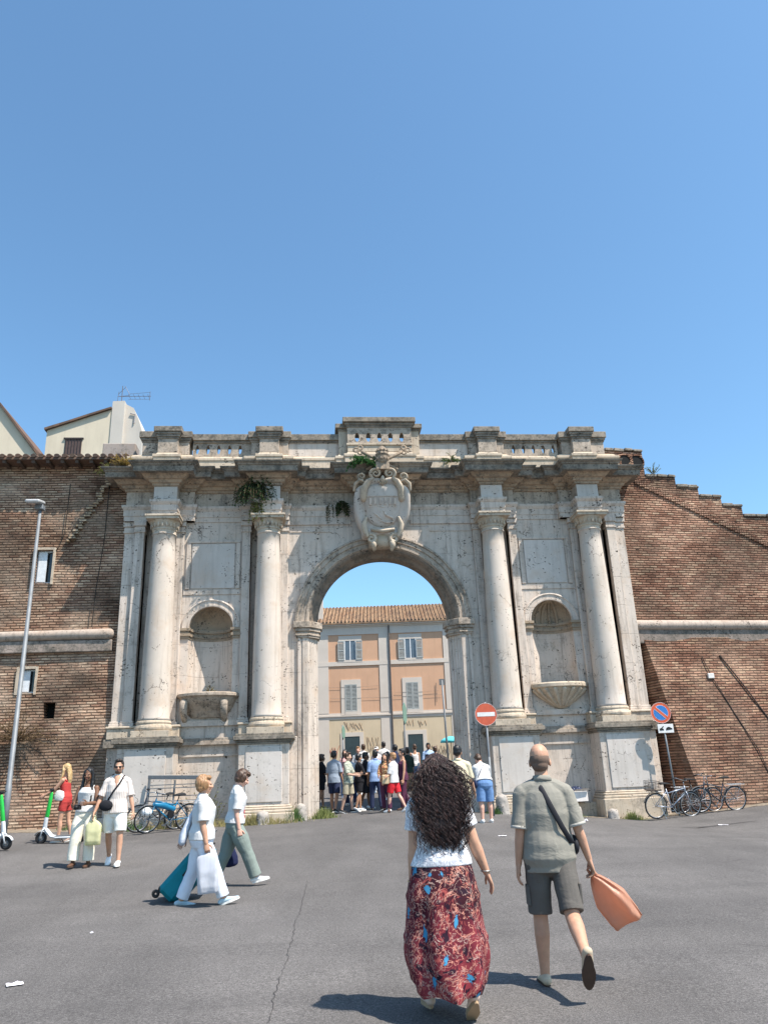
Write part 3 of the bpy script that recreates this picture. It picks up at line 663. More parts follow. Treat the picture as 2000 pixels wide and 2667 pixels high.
for a, b, c, d in WL[:2]:
    f = MB(); y = .24
    for q in ((a,a+.05,c,d),(b-.05,b,c,d),(a+.05,b-.05,c,c+.05),(a+.05,b-.05,d-.05,d)): f.box(q[0], q[1], y, y+.06, q[2], q[3])
    f.box(a+.05, a+.05+(b-a)*.5, y-.05, y, c+.05, d-.05); o = f.build('window', M_FR, lw)
    f = MB(); f.box(a, b, y+.07, y+.09, c, d); f.build('pane', M_GL, o)
    f = MB(); f.box(a-.09, a-.004, .06, .17, c-.05, d+.07).box(b+.004, b+.07, .07, .17, c-.05, d+.07).box(a, b, .07, .17, d+.004, d+.08); f.build('surround', M_WARM, o)
a, b, c, d = WL[2]; f = MB(); f.box(a, b, .5, .56, c, d); f.build('vent_shade_plate', plain('dark', (.01,.01,.01), .9), lw)  # black plate closing the opening, its colour standing in for deep shade
# roof tiles of the left wall
def tile_mat(name, a, b, c, seed=0):
    n = NT(name, .9, .2); co = n.map(1., loc=(seed, seed, 0)); cl = n.t.nodes.new('ShaderNodeTexWhiteNoise'); s3 = n.sep(co)
    n.L(n.comb(n.math('FLOOR', n.math('MULTIPLY', s3[0], 4.2)), n.math('FLOOR', n.math('MULTIPLY', s3[1], 2.6)), 0.), cl.inputs['Vector'])
    k = n.ramp(cl.outputs['Value'], [(0., a), (.5, b), (1., c)]); f = n.noise(co, 4., 6, .7)
    k = n.mix(n.ramp(f, [(.5, 0.), (.66, .75)]), k, (.13,.10,.075)); n.bump(n.noise(co, 25., 4), .5, .01); return n.col(k)
M_TILE = tile_mat('eave_tile', (.12,.075,.055), (.18,.11,.08), (.10,.07,.06))
m = MB()
for i in range(46):
    x = -19+i*.24; z = 11.70+.012*noise.noise(Vector((i*1.7, 0, 0)))
    m.loft([(x,-.46,z-.03),(x,.4,z+.14),(x,1.9,z+.44)], [(.085,.06),(.08,.055),(.075,.05)], n=10, round_=False)
m.box(-19, -8.35, -.40, 1.9, 11.56, 11.65); m.build('tile_roof', M_TILE, lw, smooth=False)
m = MB()
for i in range(24): x = -18.8+i*.45; m.box(x, x+.1, -.36, .2, 11.45, 11.555)
m.build('rafter_end', plain('rafter', (.09,.06,.045), .9), lw)
m = MB()
for p in ([(-8.78,.1,11.2),(-8.80,.08,9.),(-8.92,.06,7.4),(-8.95,.05,6.2)],[(-10.02,.1,10.9),(-10.05,.1,9.2),(-10.2,.1,8.75),(-10.3,.1,8.6)]): m.tube(p, .013)
m.build('cable', plain('cable', (.02,.018,.016), .8), lw)
# broken brick edge stepping down from the cornice end
m = MB(); random.seed(8)
for i in range(26):
    t = i/25; x = -8.74-1.1*t+random.uniform(-.09,.09); z = 11.05-2.05*t; wd_ = random.uniform(.04,.13); m.box(x-wd_, x+wd_, .05-.03*random.random(), .2, z-.06, z+.01+.02*random.random())
m.build('broken_edge', bricks('edge_brick', [(.55,.40,.25),(.6,.45,.3),(.4,.25,.15),(.65,.5,.35),(.5,.4,.3)], seed=3.), lw, bevel=.01)
# parapet stub between the wall and the attic
m = MB(); m.box(-9.05, -8.0, -.1, .5, 11.5, 12.25); m.build('parapet_stub', stone('stub_plaster', (.36,.31,.28), .3, .5, joints=False, seed=6.6), lw, bevel=.02)

rw = thing('brick_wall', 'red brick wall right of the gate stepping down under stone copings, its foot battered', 'wall', group='brick walls flanking the gate')
def yr(x): return .28+.115*(x-8.2)
steps = [(8.0,9.42,12.22),(9.42,10.55,11.28),(10.55,11.38,10.93),(11.38,12.22,10.6),(12.22,12.98,10.27),(12.98,14.3,9.9),(14.3,15.6,9.5),(15.6,18,9.1)]
m = MB()
poly = [(8.0,5.6)]+[p for a, b, z in steps for p in ((a, z-.1), (b, z-.1))]+[(18,5.6)]
pv = [(x, yr(x), z) for x, z in poly]; pb = [(x, yr(x)+.9, z) for x, z in poly]; n = len(poly)
m.add(pv+pb, [tuple(reversed(range(n))), tuple(range(n, 2*n))]+[(i, (i+1) % n, n+(i+1) % n, n+i) for i in range(n)])
m.build('masonry', M_BR, rw)
m = MB(); random.seed(3)
for a, b, z in steps:
    x_ = a+.012
    while x_ < b+.02:
        x2 = min(b+.04, x_+random.uniform(.28,.5)); j_ = random.uniform(-.025,.03); k_ = random.uniform(-.02,.02)
        q = [(x_, yr(x_)-.06+j_), (x2-.012, yr(x2)-.05-j_*.5), (x2-.012, yr(x2)+.95), (x_, yr(x_)+.95)]; m.prismz(q, z-.1+k_, z+k_+random.uniform(-.02,.02)); x_ = x2
m.build('coping', M_CAP, rw, bevel=.02)
m = MB()                                              # sloping string of headers
for i in range(58):
    t = i/58; x = 9.0+4.9*t; z = 11.0-2.3*t; m.box(x-.03, x+.035, yr(x)-.045, yr(x)+.1, z-.11, z+.11)
m.build('sloping_course', M_BR, rw)
for cx_, cz_, r_ in ((8.72,11.78,.19),(9.17,11.74,.22)):
    m = MB(); m.torus((cx_, yr(cx_)-.01, cz_), r_+.03, .035, n=20, k=6); o = m.build('round_opening', M_BR, rw)
    m = MB(); m.loft([(cx_, yr(cx_)-.015, cz_), (cx_, yr(cx_)+.05, cz_)], [r_, r_], right=(1,0,0), n=20, round_=False); m.build('black_shade_disc', plain('dark', (.01,.01,.01), .9), o)  # solid black disc on the wall face, painted shade for the opening's depth
m = MB(); m.loft([(8.25,yr(8.25)-.02,5.92)]+[(x, yr(x)-.03, 5.92+.01*noise.noise(Vector((x,0,0)))) for x in (9,10,11,12,13,14,16,18)], [.165]*9, n=18); m.build('roll_moulding', M_TOR, rw, smooth=True)
m = MB(); m.prismz([(8.15,yr(8.15)-.08),(18,yr(18)-.08),(18,yr(18)+.3),(8.15,yr(8.15)+.3)], 5.32, 5.78); m.build('grimy_shade_band', stone('grimy_shade_stone2', (.26,.21,.18), .8, .9, joints=False, seed=13.), rw, bevel=.02)  # dark band below the roll, its colour holding the roll's shadow and grime
# battered foot: front face and the return facet at its left end
m = MB(); K = 24
vs = []
for j in range(K+1):
    t = j/K; z = 5.5-5.7*t
    rx = 8.42+.66*t; ry = .24-1.32*t
    row = [(8.10, 1.5, z), (8.10+(rx-8.10)*.5, 1.5+(ry-1.5)*.5, z), (rx, ry, z)]
    for i in range(1, 22):
        x = rx+(18-rx)*i/21; ye = yr(x)-.06-1.32*t*(1-.25*i/21)
        row.append((x, ye-.05*noise.noise(Vector((x*.8, z*.8, 4))), z))
    vs += row
n = 24
m.add(vs, [(j*n+i, (j+1)*n+i, (j+1)*n+i+1, j*n+i+1) for j in range(K) for i in range(n-1)])
m.add([vs[i] for i in range(n)]+[(18,2.6,5.5),(8.10,1.7,5.5)], [tuple(range(n+2))])
m.build('scarp', M_BR2, rw, fix=False)
def scy(x, z):
    t = (5.5-z)/5.7; rx = 8.42+.66*t; i = 1+20*(x-rx)/(18-rx); return yr(x)-.06-1.32*t*(1-.25*i/21)-.035
for nm_, r_, q in (('conduit', .016, [(10.3,4.85),(10.42,4.3),(10.9,3.0),(11.35,1.9),(11.5,1.0)]), ('conduit', .024, [(10.95,4.9),(11.5,3.9),(12.1,2.7)])):
    m = MB(); m.tube([(x, scy(x, z), z) for x, z in q], r_); m.build(nm_, plain('conduit_metal', (.05,.035,.03), .8), rw)
m = MB(); y = scy(10.42, 4.2); m.box(10.32, 10.52, y-.04, y+.04, 4.14, 4.3); m.build('junction_box', plain('boxwhite', (.7,.66,.62), .6), rw, bevel=.01)

# ================================================================== BUILDINGS BEHIND
def plaster(name, c, seed=0., st=.25):
    n = NT(name, .9, .15); co = n.map(1., loc=(seed, seed, seed)); b = n.noise(co, .7, 5, .6); k = n.ramp(b, [(.3, tuple(v*.93 for v in c)), (.7, tuple(min(1, v*1.06) for v in c))])
    s2 = n.ramp(n.noise(n.map((4,4,.4), co), 1., 6, .7), [(.52, 0.), (.7, 1.)]); k = n.mix(n.math('MULTIPLY', s2, st), k, tuple(v*.55 for v in c)); n.bump(n.noise(co, 30., 4), .2, .01); return n.col(k)
RZ = radians(-4.633)
bd = thing('building', 'peach and cream two-storey building with terracotta roof seen through the arch', 'building', (2.2, 26.0, 1.25), RZ)
M_PE = plaster('peach_plaster', (.58,.35,.225), 1.); M_YE = plaster('cream_plaster', (.56,.45,.31), 2.); M_WH = plaster('pale_trim', (.58,.51,.44), 3., .15)
zz = -1.25
def bb(x0, x1, y0, y1, z0, z1, mb=None): return (mb or MB()).box(x0, x1, y0, y1, z0+zz, z1+zz)
bb(-14, 14, 0, 9, 5.1, 10.5).build('upper_wall', M_PE, bd); bb(-14, 14, -.02, 9, 0, 5.1).build('lower_wall', M_YE, bd)
m = MB()
for z0, z1, d in ((5.06,5.22,.05),(5.22,5.30,.10),(5.30,5.44,.03),(8.38,8.65,.06),(10.38,10.86,.05),(10.86,10.95,.12),(10.95,11.05,.25)): bb(-14.05, 14.05, -d, .01, z0, z1, m)
m.build('string_course', M_WH, bd)
for c in (-8.3, -3.95, 0.03, 4.2, 8.4):
    m = MB(); bb(c-.36 if c < 3.9 else c-.1, c+.36, -.045, .02, 0, 5.06, m); bb(c-.36, c+.36, -.045, .02, 5.44, 8.38, m); bb(c-.36, c+.36, -.045, .02, 8.65, 10.38, m); m.build('pilaster', M_WH, bd)
M_SH = plain('shutter', (.36,.37,.35), .7); M_SHD = plain('shutter_slat', (.20,.21,.20), .7)
def shutter(x0, x1, z0, z1, par, y=-.10, ang=0):
    f = MB(); mm = Matrix.Translation((x0 if ang <= 0 else x1, y, 0)) @ Matrix.Rotation(radians(ang), 4, 'Z') @ Matrix.Translation((-(x0 if ang <= 0 else x1), -y, 0))
    for q in ((x0, x0+.05, z0, z1), (x1-.05, x1, z0, z1), (x0+.05, x1-.05, z0, z0+.06), (x0+.05, x1-.05, z1-.06, z1), (x0+.05, x1-.05, (z0+z1)/2-.03, (z0+z1)/2+.03)): f.box(q[0], q[1], y-.04, y, q[2]+zz, q[3]+zz, mm)
    k = int((z1-z0)/.085)
    for i in range(k): z = z0+.06+i*(z1-z0-.1)/k; f.box(x0+.05, x1-.05, y-.03, y-.012, z+zz, z+.05+zz, mm)
    return f.build('shutter', M_SH, par)
def win(cx, z0, z1, hw, small):
    f = MB(); fw = .25 if not small else .12
    if small: bb(cx-hw-.38, cx+hw+.38, -.035, .01, z1, z1+.32, f); bb(cx-hw-.42, cx+hw+.42, -.07, .01, z0-.14, z0, f); bb(cx-hw-.05, cx-hw, -.03, .01, z0, z1, f); bb(cx+hw, cx+hw+.05, -.03, .01, z0, z1, f)
    else:
        bb(cx-hw-fw, cx-hw, -.05, .01, z0-.2, z1+.3, f); bb(cx+hw, cx+hw+fw, -.05, .01, z0-.2, z1+.3, f); bb(cx-hw, cx+hw, -.05, .01, z1, z1+.3, f); bb(cx-hw, cx+hw, -.07, .01, z0-.2, z0, f)
    o = f.build('window', M_WH, bd)
    f = MB(); bb(cx-hw, cx+hw, -.012, -.003, z0, z1, f); f.build('pane', plain('far_glass', (.10,.13,.16), .15, .6), o)
    f = MB(); bb(cx-.03, cx+.03, -.03, -.013, z0, z1, f); bb(cx-hw, cx-hw+.05, -.03, -.013, z0, z1, f); bb(cx+hw-.05, cx+hw, -.03, -.013, z0, z1, f); f.build('frame', plain('far_frame', (.7,.7,.7), .6), o)
    if small: shutter(cx-hw-.42, cx-hw, z0, z1, o, -.06); shutter(cx+hw, cx+hw+.42, z0, z1, o, -.06)
    else: shutter(cx-hw, cx-.01, z0, z1, o, -.03); shutter(cx+.01, cx+hw, z0, z1, o, -.03)
for c in (-6.2, -2.18, 1.72, 6.2): win(c, 8.74, 9.98, .37, True); win(c, 5.52, 7.2, .38, False)
for c in (-6.2, -2.17, 1.77, 6.2):
    f = MB(); bb(c-.72, c-.47, -.06, .01, 1.3, 4.25, f); bb(c+.47, c+.72, -.06, .01, 1.3, 4.25, f); bb(c-.47, c+.47, -.06, .01, 4.0, 4.25, f); o = f.build('door', M_WH, bd)
    f = MB(); bb(c-.47, c+.47, -.04, -.025, 1.3, 4.0, f)
    for i in range(8): bb(c-.42+i*.12, c-.37+i*.12, -.05, -.041, 1.35, 3.4, f)
    f.build('door_leaf', plain('dark_green_door', (.035,.055,.06), .6), o)
m = MB(); m.tube([(.36,-.10,10.9+zz),(.37,-.10,7+zz),(.38,-.10,4.+zz),(.38,-.10,1.+zz)], .055); m.build('drainpipe', plain('drain', (.12,.10,.09), .7), bd)
m = MB()
for z, x0, x1, a in ((7.05,-3.6,-.4,0),(6.6,.6,3.4,0),(6.35,-3.5,3.6,0)): m.tube([(x0,-.06,z+zz),((x0+x1)/2,-.06,z-.03+zz),(x1,-.06,z+zz)], .006)
m.tube([(3.0,-.1,7.2+zz),(3.02,-.1,6.),(3.0,-.1,5.5)] if 0 else [(3.25,-.06,7.1+zz),(3.22,-.06,5.9+zz)], .02)
m.build('wire', plain('wire', (.2,.17,.15), .8), bd)
M_RT = tile_mat('roof_tile', (.28,.165,.10), (.38,.25,.155), (.21,.135,.095), 5.)
m = MB(); y0, z0, y1, z1 = -.35, 11.12+zz, 3.6, 12.95+zz
m.add([(-14.3,y0,z0),(14.3,y0,z0),(14.3,y1,z1),(-14.3,y1,z1),(-14.3,y0,z0-.08),(14.3,y0,z0-.08),(14.3,8.5,z0-.08),(-14.3,8.5,z0-.08)], [(0,1,2,3),(0,4,5,1),(1,5,6,2),(0,3,7,4),(3,2,6,7),(4,7,6,5)])
NR = 15
for i in range(119):
    x = -14.2+i*.24
    for k in range(NR):
        a = k/NR; b = (k+1)/NR; jx = .012*noise.noise(Vector((i*2.3, k*1.7, 0)))
        p0 = Vector((x+jx, y0-.02+(y1-y0)*a, z0+.045+(z1-z0)*a)); p1 = Vector((x+jx, y0+(y1-y0)*b, z0+.02+(z1-z0)*b))
        m.loft([p0, p1], [(.085,.06),(.07,.045)], n=6, round_=False)
o = m.build('roof', M_RT, bd, fix=False); o['kind'] = 'stuff' if 0 else o.get('kind', None) or ''; del o['kind']
m = MB(); m.box(-4.25, -3.95, .5, .9, 11.4+zz, 13.0+zz); m.build('chimney', M_WH, bd)
# graffiti strokes (thin painted relief)
def scrib(pts, mat, name='graffiti', r=.011, y=-.035):
    m = MB(); m.tube([(x, y-.0005*i, z+zz) for i, (x, z) in enumerate(pts)], r, 5); m.build(name, mat, bd)
GB = plain('spray_black', (.05,.045,.05), .8); GR_ = plain('spray_red', (.5,.09,.07), .8); GO = plain('spray_brown', (.36,.22,.13), .8); GBL = plain('spray_blue', (.12,.18,.3), .8)
def zig(x0, x1, z0, z1, n, mat, seed):
    random.seed(seed); p = []
    for i in range(n): p.append((x0+(x1-x0)*i/(n-1)+random.uniform(-.06,.06), (z0 if i % 2 else z1)+random.uniform(-.08,.08)))
    scrib(p, mat)
zig(-2.6,-1.55,4.45,4.85,7,GO,1); zig(-2.55,-1.5,4.4,4.8,6,GO,2); zig(-2.8,-1.8,4.08,4.25,14,GB,3); zig(-3.9,-3.0,3.0,3.45,9,GR_,4); zig(-3.8,-3.1,2.8,3.2,7,GR_,5)
zig(-1.3,-.5,3.35,3.9,9,GO,6); zig(-1.2,-.5,3.1,3.4,9,GO,7); zig(.6,1.3,2.95,3.2,10,GBL,8); zig(2.6,3.9,2.8,3.3,12,GO,9); zig(2.7,3.8,2.7,3.1,10,GB,10); zig(1.2,1.75,4.55,4.85,6,GO,11); zig(2.0,2.5,4.5,4.8,6,GO,12); zig(-.35,.3,2.9,3.2,9,GBL,13)
# pale houses on the left, beyond the wall
GH = 'pale houses behind the left wall'
M_PL = plaster('ochre_render', (.60,.52,.40), 5., .2); M_PL2 = plaster('white_render', (.52,.475,.42), 6., .15)
def local(mb, o): 
    mb.v = [(x-o[0], y-o[1], z-o[2]) for x, y, z in mb.v]; return mb
o0 = (-12.7, 9.3, 0); hs = thing('house', 'small pale rendered house with a lean-to roofline, barred window and tall white chimney wall', 'house', o0, 0, GH)
m = MB(); m.prism([(-14.2,0),(-11.40,0),(-11.40,18.05),(-12.4,17.67),(-13.3,17.32),(-14.2,16.98)], 9, 13); local(m, o0).build('wall', M_PL, hs)
m = MB(); m.prism([(-14.28,16.93),(-13.3,17.30),(-12.4,17.65),(-11.42,18.02),(-11.42,18.11),(-12.4,17.75),(-13.3,17.40),(-14.3,17.04)], 8.86, 13.1); local(m, o0).build('roof_edge', M_TILE, hs)
m = MB(); m.prism([(-11.40,0),(-10.86,0),(-10.86,18.45),(-11.40,18.42)], 8.95, 9.6)
m.prism([(-10.86,0),(-10.0,0),(-10.02,16.9),(-10.2,17.5),(-10.5,18.2),(-10.86,18.4)], 9.2, 13); local(m, o0).build('chimney_wall', M_PL2, hs)
m = MB(); m.box(-13.35, -12.62, 8.97, 9.02, 15.75, 16.52); f = local(m, o0).build('window', plain('shutter_brown', (.09,.06,.055), .7), hs)
m = MB(); 
for i in range(6): m.rod((-13.3+i*.13, 8.95, 15.76), (-13.3+i*.13, 8.95, 16.5), .012)
m.box(-13.42,-12.55,8.93,9.0,16.52,16.58); local(m, o0).build('bars', plain('bar_iron', (.05,.04,.04), .7), f)
m = MB(); m.tube([(-10.62,9.15,17.9),(-10.4,9.15,17.85),(-10.42,9.15,17.4)], .03); local(m, o0).build('pipe', plain('pipe_grey', (.3,.28,.28), .6), hs)
o1 = (-16.8, 9.3, 0); h2 = thing('house', 'large pale gable wall whose tiled slope runs down at the left edge of the picture', 'house', o1, 0, GH)
m = MB(); m.prism([(-20,0),(-14.42,0),(-14.42,15.6),(-16.4,18.2),(-18,20.0),(-20,18.4)], 9.05, 14); local(m, o1).build('wall', M_PL, h2)
m = MB(); m.prism([(-14.25,15.42),(-14.2,15.52),(-16.4,18.36),(-18,20.2),(-20,18.6),(-20,18.5),(-18,20.05),(-16.4,18.22)], 8.9, 14.1); local(m, o1).build('roof_edge', M_TILE, h2)
an = thing('tv_antenna', 'thin metal television aerial with several arms on the white chimney wall', 'antenna', (-11.1, 9.3, 18.4))
m = MB(); m.rod((0,0,0), (0,0,1.0), .018); m.build('mast', plain('aerial', (.16,.15,.16), .5, metal=.5), an)
m = MB(); m.rod((-.15,0,.45), (1.35,-.1,.42), .012)
for i in range(5): m.rod((.35+.22*i,-.25,.44), (.35+.22*i,.25,.43), .007)
m.rod((1.3,-.1,.2), (1.3,-.1,.66), .012); m.rod((.3,0,.58), (1.3,-.1,.62), .007); m.rod((.3,0,.3), (1.3,-.1,.26), .007); m.build('yagi', plain('aerial', (.16,.15,.16), .5), an)
m = MB(); m.rod((-.2,0,.1), (-.15,0,.7), .01); m.rod((-.18,0,.55), (.15,0,.95), .01); m.rod((.1,0,1.0), (.35,0,.55), .01); m.rod((-.2,0,.45), (.35,0,.5), .01); m.build('dipole', plain('aerial', (.16,.15,.16), .5), an)
# ================================================================== PEOPLE
def skin(name, c):
    if name in _pc: return _pc[name]
    n = NT(name, .5, .35); f = n.noise(n.co, 14., 5); k = n.ramp(f, [(.3, tuple(v*.88 for v in c)), (.7, tuple(min(1, v*1.1) for v in c))])
    n.b.inputs['Subsurface Weight'].default_value = .06; n.b.inputs['Subsurface Radius'].default_value = (.02,.008,.004); n.b.inputs['Subsurface Scale'].default_value = .5
    n.bump(n.noise(n.co, 60., 3), .15, .003); n.col(k); _pc[name] = n.m; return n.m
SK = dict(light=skin('skin_light', (.60,.37,.27)), tan=skin('skin_tan', (.50,.28,.185)), olive=skin('skin_olive', (.42,.235,.15)), brown=skin('skin_brown', (.17,.085,.05)), pink=skin('skin_pink', (.63,.36,.27)))
def cloth(name, c, var=.08, fold=.35, rough=.88):
    if name in _pc: return _pc[name]
    n = NT(name, rough, .15); f = n.noise(n.co, 3.5, 4); k = n.ramp(f, [(.3, tuple(v*(1-var) for v in c)), (.7, tuple(min(1, v*(1+var)) for v in c))])
    b = n.bump(n.noise(n.map((3.2,3.2,4.2), rot=(0,.6,0)), 2.0, 4, .55, .8), fold, .035); n.bump(n.noise(n.co, 240., 2), .15, .002, b); n.col(k); _pc[name] = n.m; return n.m
def hairm(name, c, c2=None):
    if name in _pc: return _pc[name]
    n = NT(name, .42, .5); c2 = c2 or tuple(v*1.9 for v in c); f = n.noise(n.map((60,60,9)), 1., 4, .6); n.bump(f, .8, .012); n.col(n.ramp(f, [(.35, tuple(v*.6 for v in c)), (.55, c), (.75, c2)])); _pc[name] = n.m; return n.m
def pattern(name, fn):
    if name in _pc: return _pc[name]
    n = NT(name, .85, .15); k = fn(n); b = n.bump(n.noise(n.map((6,6,2.2)), 2.2, 5, .6), .35, .03); n.col(k); _pc[name] = n.m; return n.m
def stripes(c1, c2, fr, w=.35):
    def f(n):
        s = n.sep(); v = n.math('FRACT', n.math('MULTIPLY', n.math('ADD', s[0], n.math('MULTIPLY', s[1], .35)), fr)); return n.mix(n.math('LESS_THAN', v, w), c1, c2)
    return f
def blotch(cols, sc, dist=1.5):
    def f(n):
        k = n.noise(n.co, sc, 4, .6, dist); m = len(cols); return n.ramp(k, [(.30+.4*i/m, c) for i, c in enumerate(cols)], const=True)
    return f
def skirt_fn(n):
    co = n.co; w1 = n.noise(co, 4.5, 4, .6, 2.0); w2 = n.noise(n.map(1., loc=(3,1,7)), 6., 5, .6, 2.5)
    base = n.ramp(n.noise(n.map(1., loc=(1,4,2)), 2.0, 3), [(.38, (.038,.008,.014)), (.5, (.105,.014,.024)), (.64, (.21,.032,.042))])
    k = n.mix(n.ramp(w1, [(.52, 0.), (.58, 1.)], True), base, (.022,.009,.018))
    k = n.mix(n.ramp(n.noise(n.map(1., loc=(6,2,1)), 9., 5, .7, 3.), [(.57, 0.), (.58, 1.)], True), k, (.28,.06,.055))
    lines = n.math('LESS_THAN', n.math('ABSOLUTE', n.math('SUBTRACT', w2, .5)), .009); k = n.mix(lines, k, (.40,.27,.23))
    l2 = n.math('LESS_THAN', n.math('ABSOLUTE', n.math('SUBTRACT', w1, .47)), .010); k = n.mix(l2, k, (.45,.20,.15))
    d, _ = n.vor(n.map((5.6,5.6,4.0), rot=(.3,.2,.4)), 1.3); dd = n.math('ADD', d, n.math('MULTIPLY', n.noise(co, 8., 4, .7, 1.), 1.1)); k = n.mix(n.math('LESS_THAN', dd, .73), k, (.05,.03,.05)); k = n.mix(n.math('LESS_THAN', dd, .70), k, (.05,.22,.38))
    return n.mix(n.math('LESS_THAN', dd, .5), k, (.30,.08,.06))
M_SOLE = plain('shoe_sole_white', (.78,.76,.72), .7); M_SOLEB = plain('shoe_sole_brown', (.075,.045,.032), .9)
M_EYE = plain('eye_dark', (.02,.013,.01), .2, .5); M_LIP = plain('lip', (.32,.11,.09), .5)

def V(*a): return Vector(a)
def rotx(v, a): return Vector((v.x, v.y*cos(a)-v.z*sin(a), v.y*sin(a)+v.z*cos(a)))
def D(side, fwd, ab): fwd = radians(fwd); ab = radians(ab); return V(side*sin(ab), sin(fwd)*cos(ab), -cos(fwd)*cos(ab))
TORSO_M = [(.84,.150,.100,0),(.90,.172,.116,0),(1.0,.163,.112,.0),(1.1,.153,.105,.005),(1.22,.165,.112,.008),(1.33,.172,.118,.008),(1.40,.150,.100,.0),(1.455,.098,.076,-.005)]
TORSO_F = [(.84,.155,.105,0),(.90,.185,.124,-.01),(1.0,.168,.112,0),(1.1,.140,.095,.005),(1.22,.146,.105,.012),(1.31,.152,.122,.022),(1.38,.136,.094,.005),(1.44,.085,.07,-.005)]

def person(label, loc, face, h=1.75, sex='m', fat=1.0, legs=(8,6,-8,10), arms=((8,6,12,0),(8,6,12,0)), lean=0, head=(0,0), skin_='light', hair=('short','hair_dark'), top=('tee','white',.45), bottom=('trousers','grey',1.0), shoes=None, vox=.012, cat='person', group=None, feet=(None, None), hipab=3, curl=25, extra=None, legfat=None, dz=0.0):
    shoes = shoes or (WS, M_SOLE); k = h/1.75; T = TORSO_M if sex == 'm' else TORSO_F; lean_ = radians(lean); pel = V(0,0,.93)
    legfat = legfat or fat
    def up(p): p = Vector(p); return pel+rotx(p-pel, -lean_) if p.z > .93 else p        # lean forward about pelvis
    S = {}
    sw = .178 if sex == 'm' else .158; sw *= (1+(fat-1)*.45)
    for i, s in enumerate((-1, 1)):                 # 0 left, 1 right
        hp = V(s*.092*(1+(legfat-1)*.3), 0, .90); hf, kb = legs[2*i], legs[2*i+1]
        kn = hp+D(s, hf, hipab)*.43; an = kn+D(s, hf-kb, hipab*.3)*.40
        pitch = feet[i] if feet[i] is not None else (max(0, -(hf-kb))*.9 if hf-kb < -8 else (-(hf-kb)*.6 if hf > 14 else 0))
        sh = up(V(s*sw, 0, 1.385)); af, ab, el, inw = arms[i][:4]
        e = sh+D(s, af, ab)*.285; d2 = V(s*(sin(radians(ab))-sin(radians(inw))), sin(radians(af+el)), -cos(radians(af+el))); d2.normalize()
        wr_ = e+d2*.25; S[i] = dict(s=s, hp=hp, kn=kn, an=an, pitch=radians(pitch), sh=sh, el=e, wr=wr_, fd=d2, roll=arms[i][4] if len(arms[i]) > 4 else 0)
    low = min(min((q['an']+V(0, -.06*cos(q['pitch'])-.07*-sin(q['pitch'])*0, .06*sin(q['pitch'])*1-.075*cos(q['pitch']))).z, (q['an']+V(0,.17*cos(q['pitch']),-.17*sin(q['pitch'])-.075*cos(q['pitch']))).z) for q in S.values())
    def fin(mb): mb.v = [((Vector(p)-V(0,0,low))*k)[:] for p in mb.v]; return mb
    root = thing('person', label, 'person', (loc[0], loc[1], loc[2]+dz), face, group)
    sk = SK[skin_]; far = vox > .011
    # ---- body
    b = MB(); f = fat
    b.loft([up(V(0, y, z)) for z, rx, ry, y in T], [(rx*f*.88, ry*f*.88) for z, rx, ry, y in T], n=18, round_=False)
    neck = up(V(0,-.012,1.44)); nb = up(V(0, .012, 1.56)); b.loft([neck, nb], [(.062*sqrt(f),.062*sqrt(f)), (.052,.055)], n=12)
    hy, hpch = radians(head[0]), radians(head[1])
    HM = Matrix.Translation(nb+rotx(V(0,0,-.045), -lean_)) @ Matrix.Rotation(hy, 4, 'Z') @ Matrix.Rotation(-hpch-lean_*.5, 4, 'X') @ Matrix.Scale(1.07, 4)
    R3 = HM.to_3x3()
    def he(mb, c, r): mb.ell(HM @ Vector(c), r, R3, n=16, k=10)
    he(b, (0,-.012,.148), (.074,.094,.090)); he(b, (0,.02,.075), (.060,.072,.072)); he(b, (0,.058,.028), (.03,.028,.026)); he(b, (0,.035,.045), (.05,.045,.04))
    he(b, (0,.100,.088), (.013,.020,.026)); he(b, (0,.108,.076), (.017,.014,.011)); he(b, (0,.078,.125), (.05,.018,.012))
    for s in (-1, 1): he(b, (s*.077,-.005,.095), (.010,.020,.031)); he(b, (s*.035,.075,.083), (.022,.02,.018))
    for i in (0, 1):
        q = S[i]; s = q['s']; c_ = 1+(legfat-1)*.8; a_ = 1+(f-1)*.9
        b.loft([q['hp']+V(0,0,.02), q['hp'].lerp(q['kn'],.45), q['kn'], q['kn'].lerp(q['an'],.3)+V(0,-.012,0), q['kn'].lerp(q['an'],.75), q['an']], [.088*c_,.074*c_,.054*c_,.056*c_,.040*c_,.036], n=14)
        fv = V(0, cos(q['pitch']), -sin(q['pitch'])); uv = V(0, sin(q['pitch']), cos(q['pitch'])); q['fv'], q['uv'] = fv, uv
        b.loft([q['an']-fv*.045-uv*.035, q['an']+fv*.03-uv*.03, q['an']+fv*.11-uv*.055, q['an']+fv*.155-uv*.06], [(.03,.035),(.036,.036),(.04,.018),(.034,.012)], n=12)
        b.ell(q['sh'], (.052*a_,.052*a_,.054*a_))
        b.loft([q['sh'], q['sh'].lerp(q['el'],.5), q['el'], q['el'].lerp(q['wr'],.3), q['wr']], [.050*a_,.045*a_,.038*a_,.039*a_,(.025*a_**.5,.028*a_**.5)], n=12)
    body = fin(b).build('body', sk, root, vox=vox, sm=3)
    hd = MB(); hd.v = []
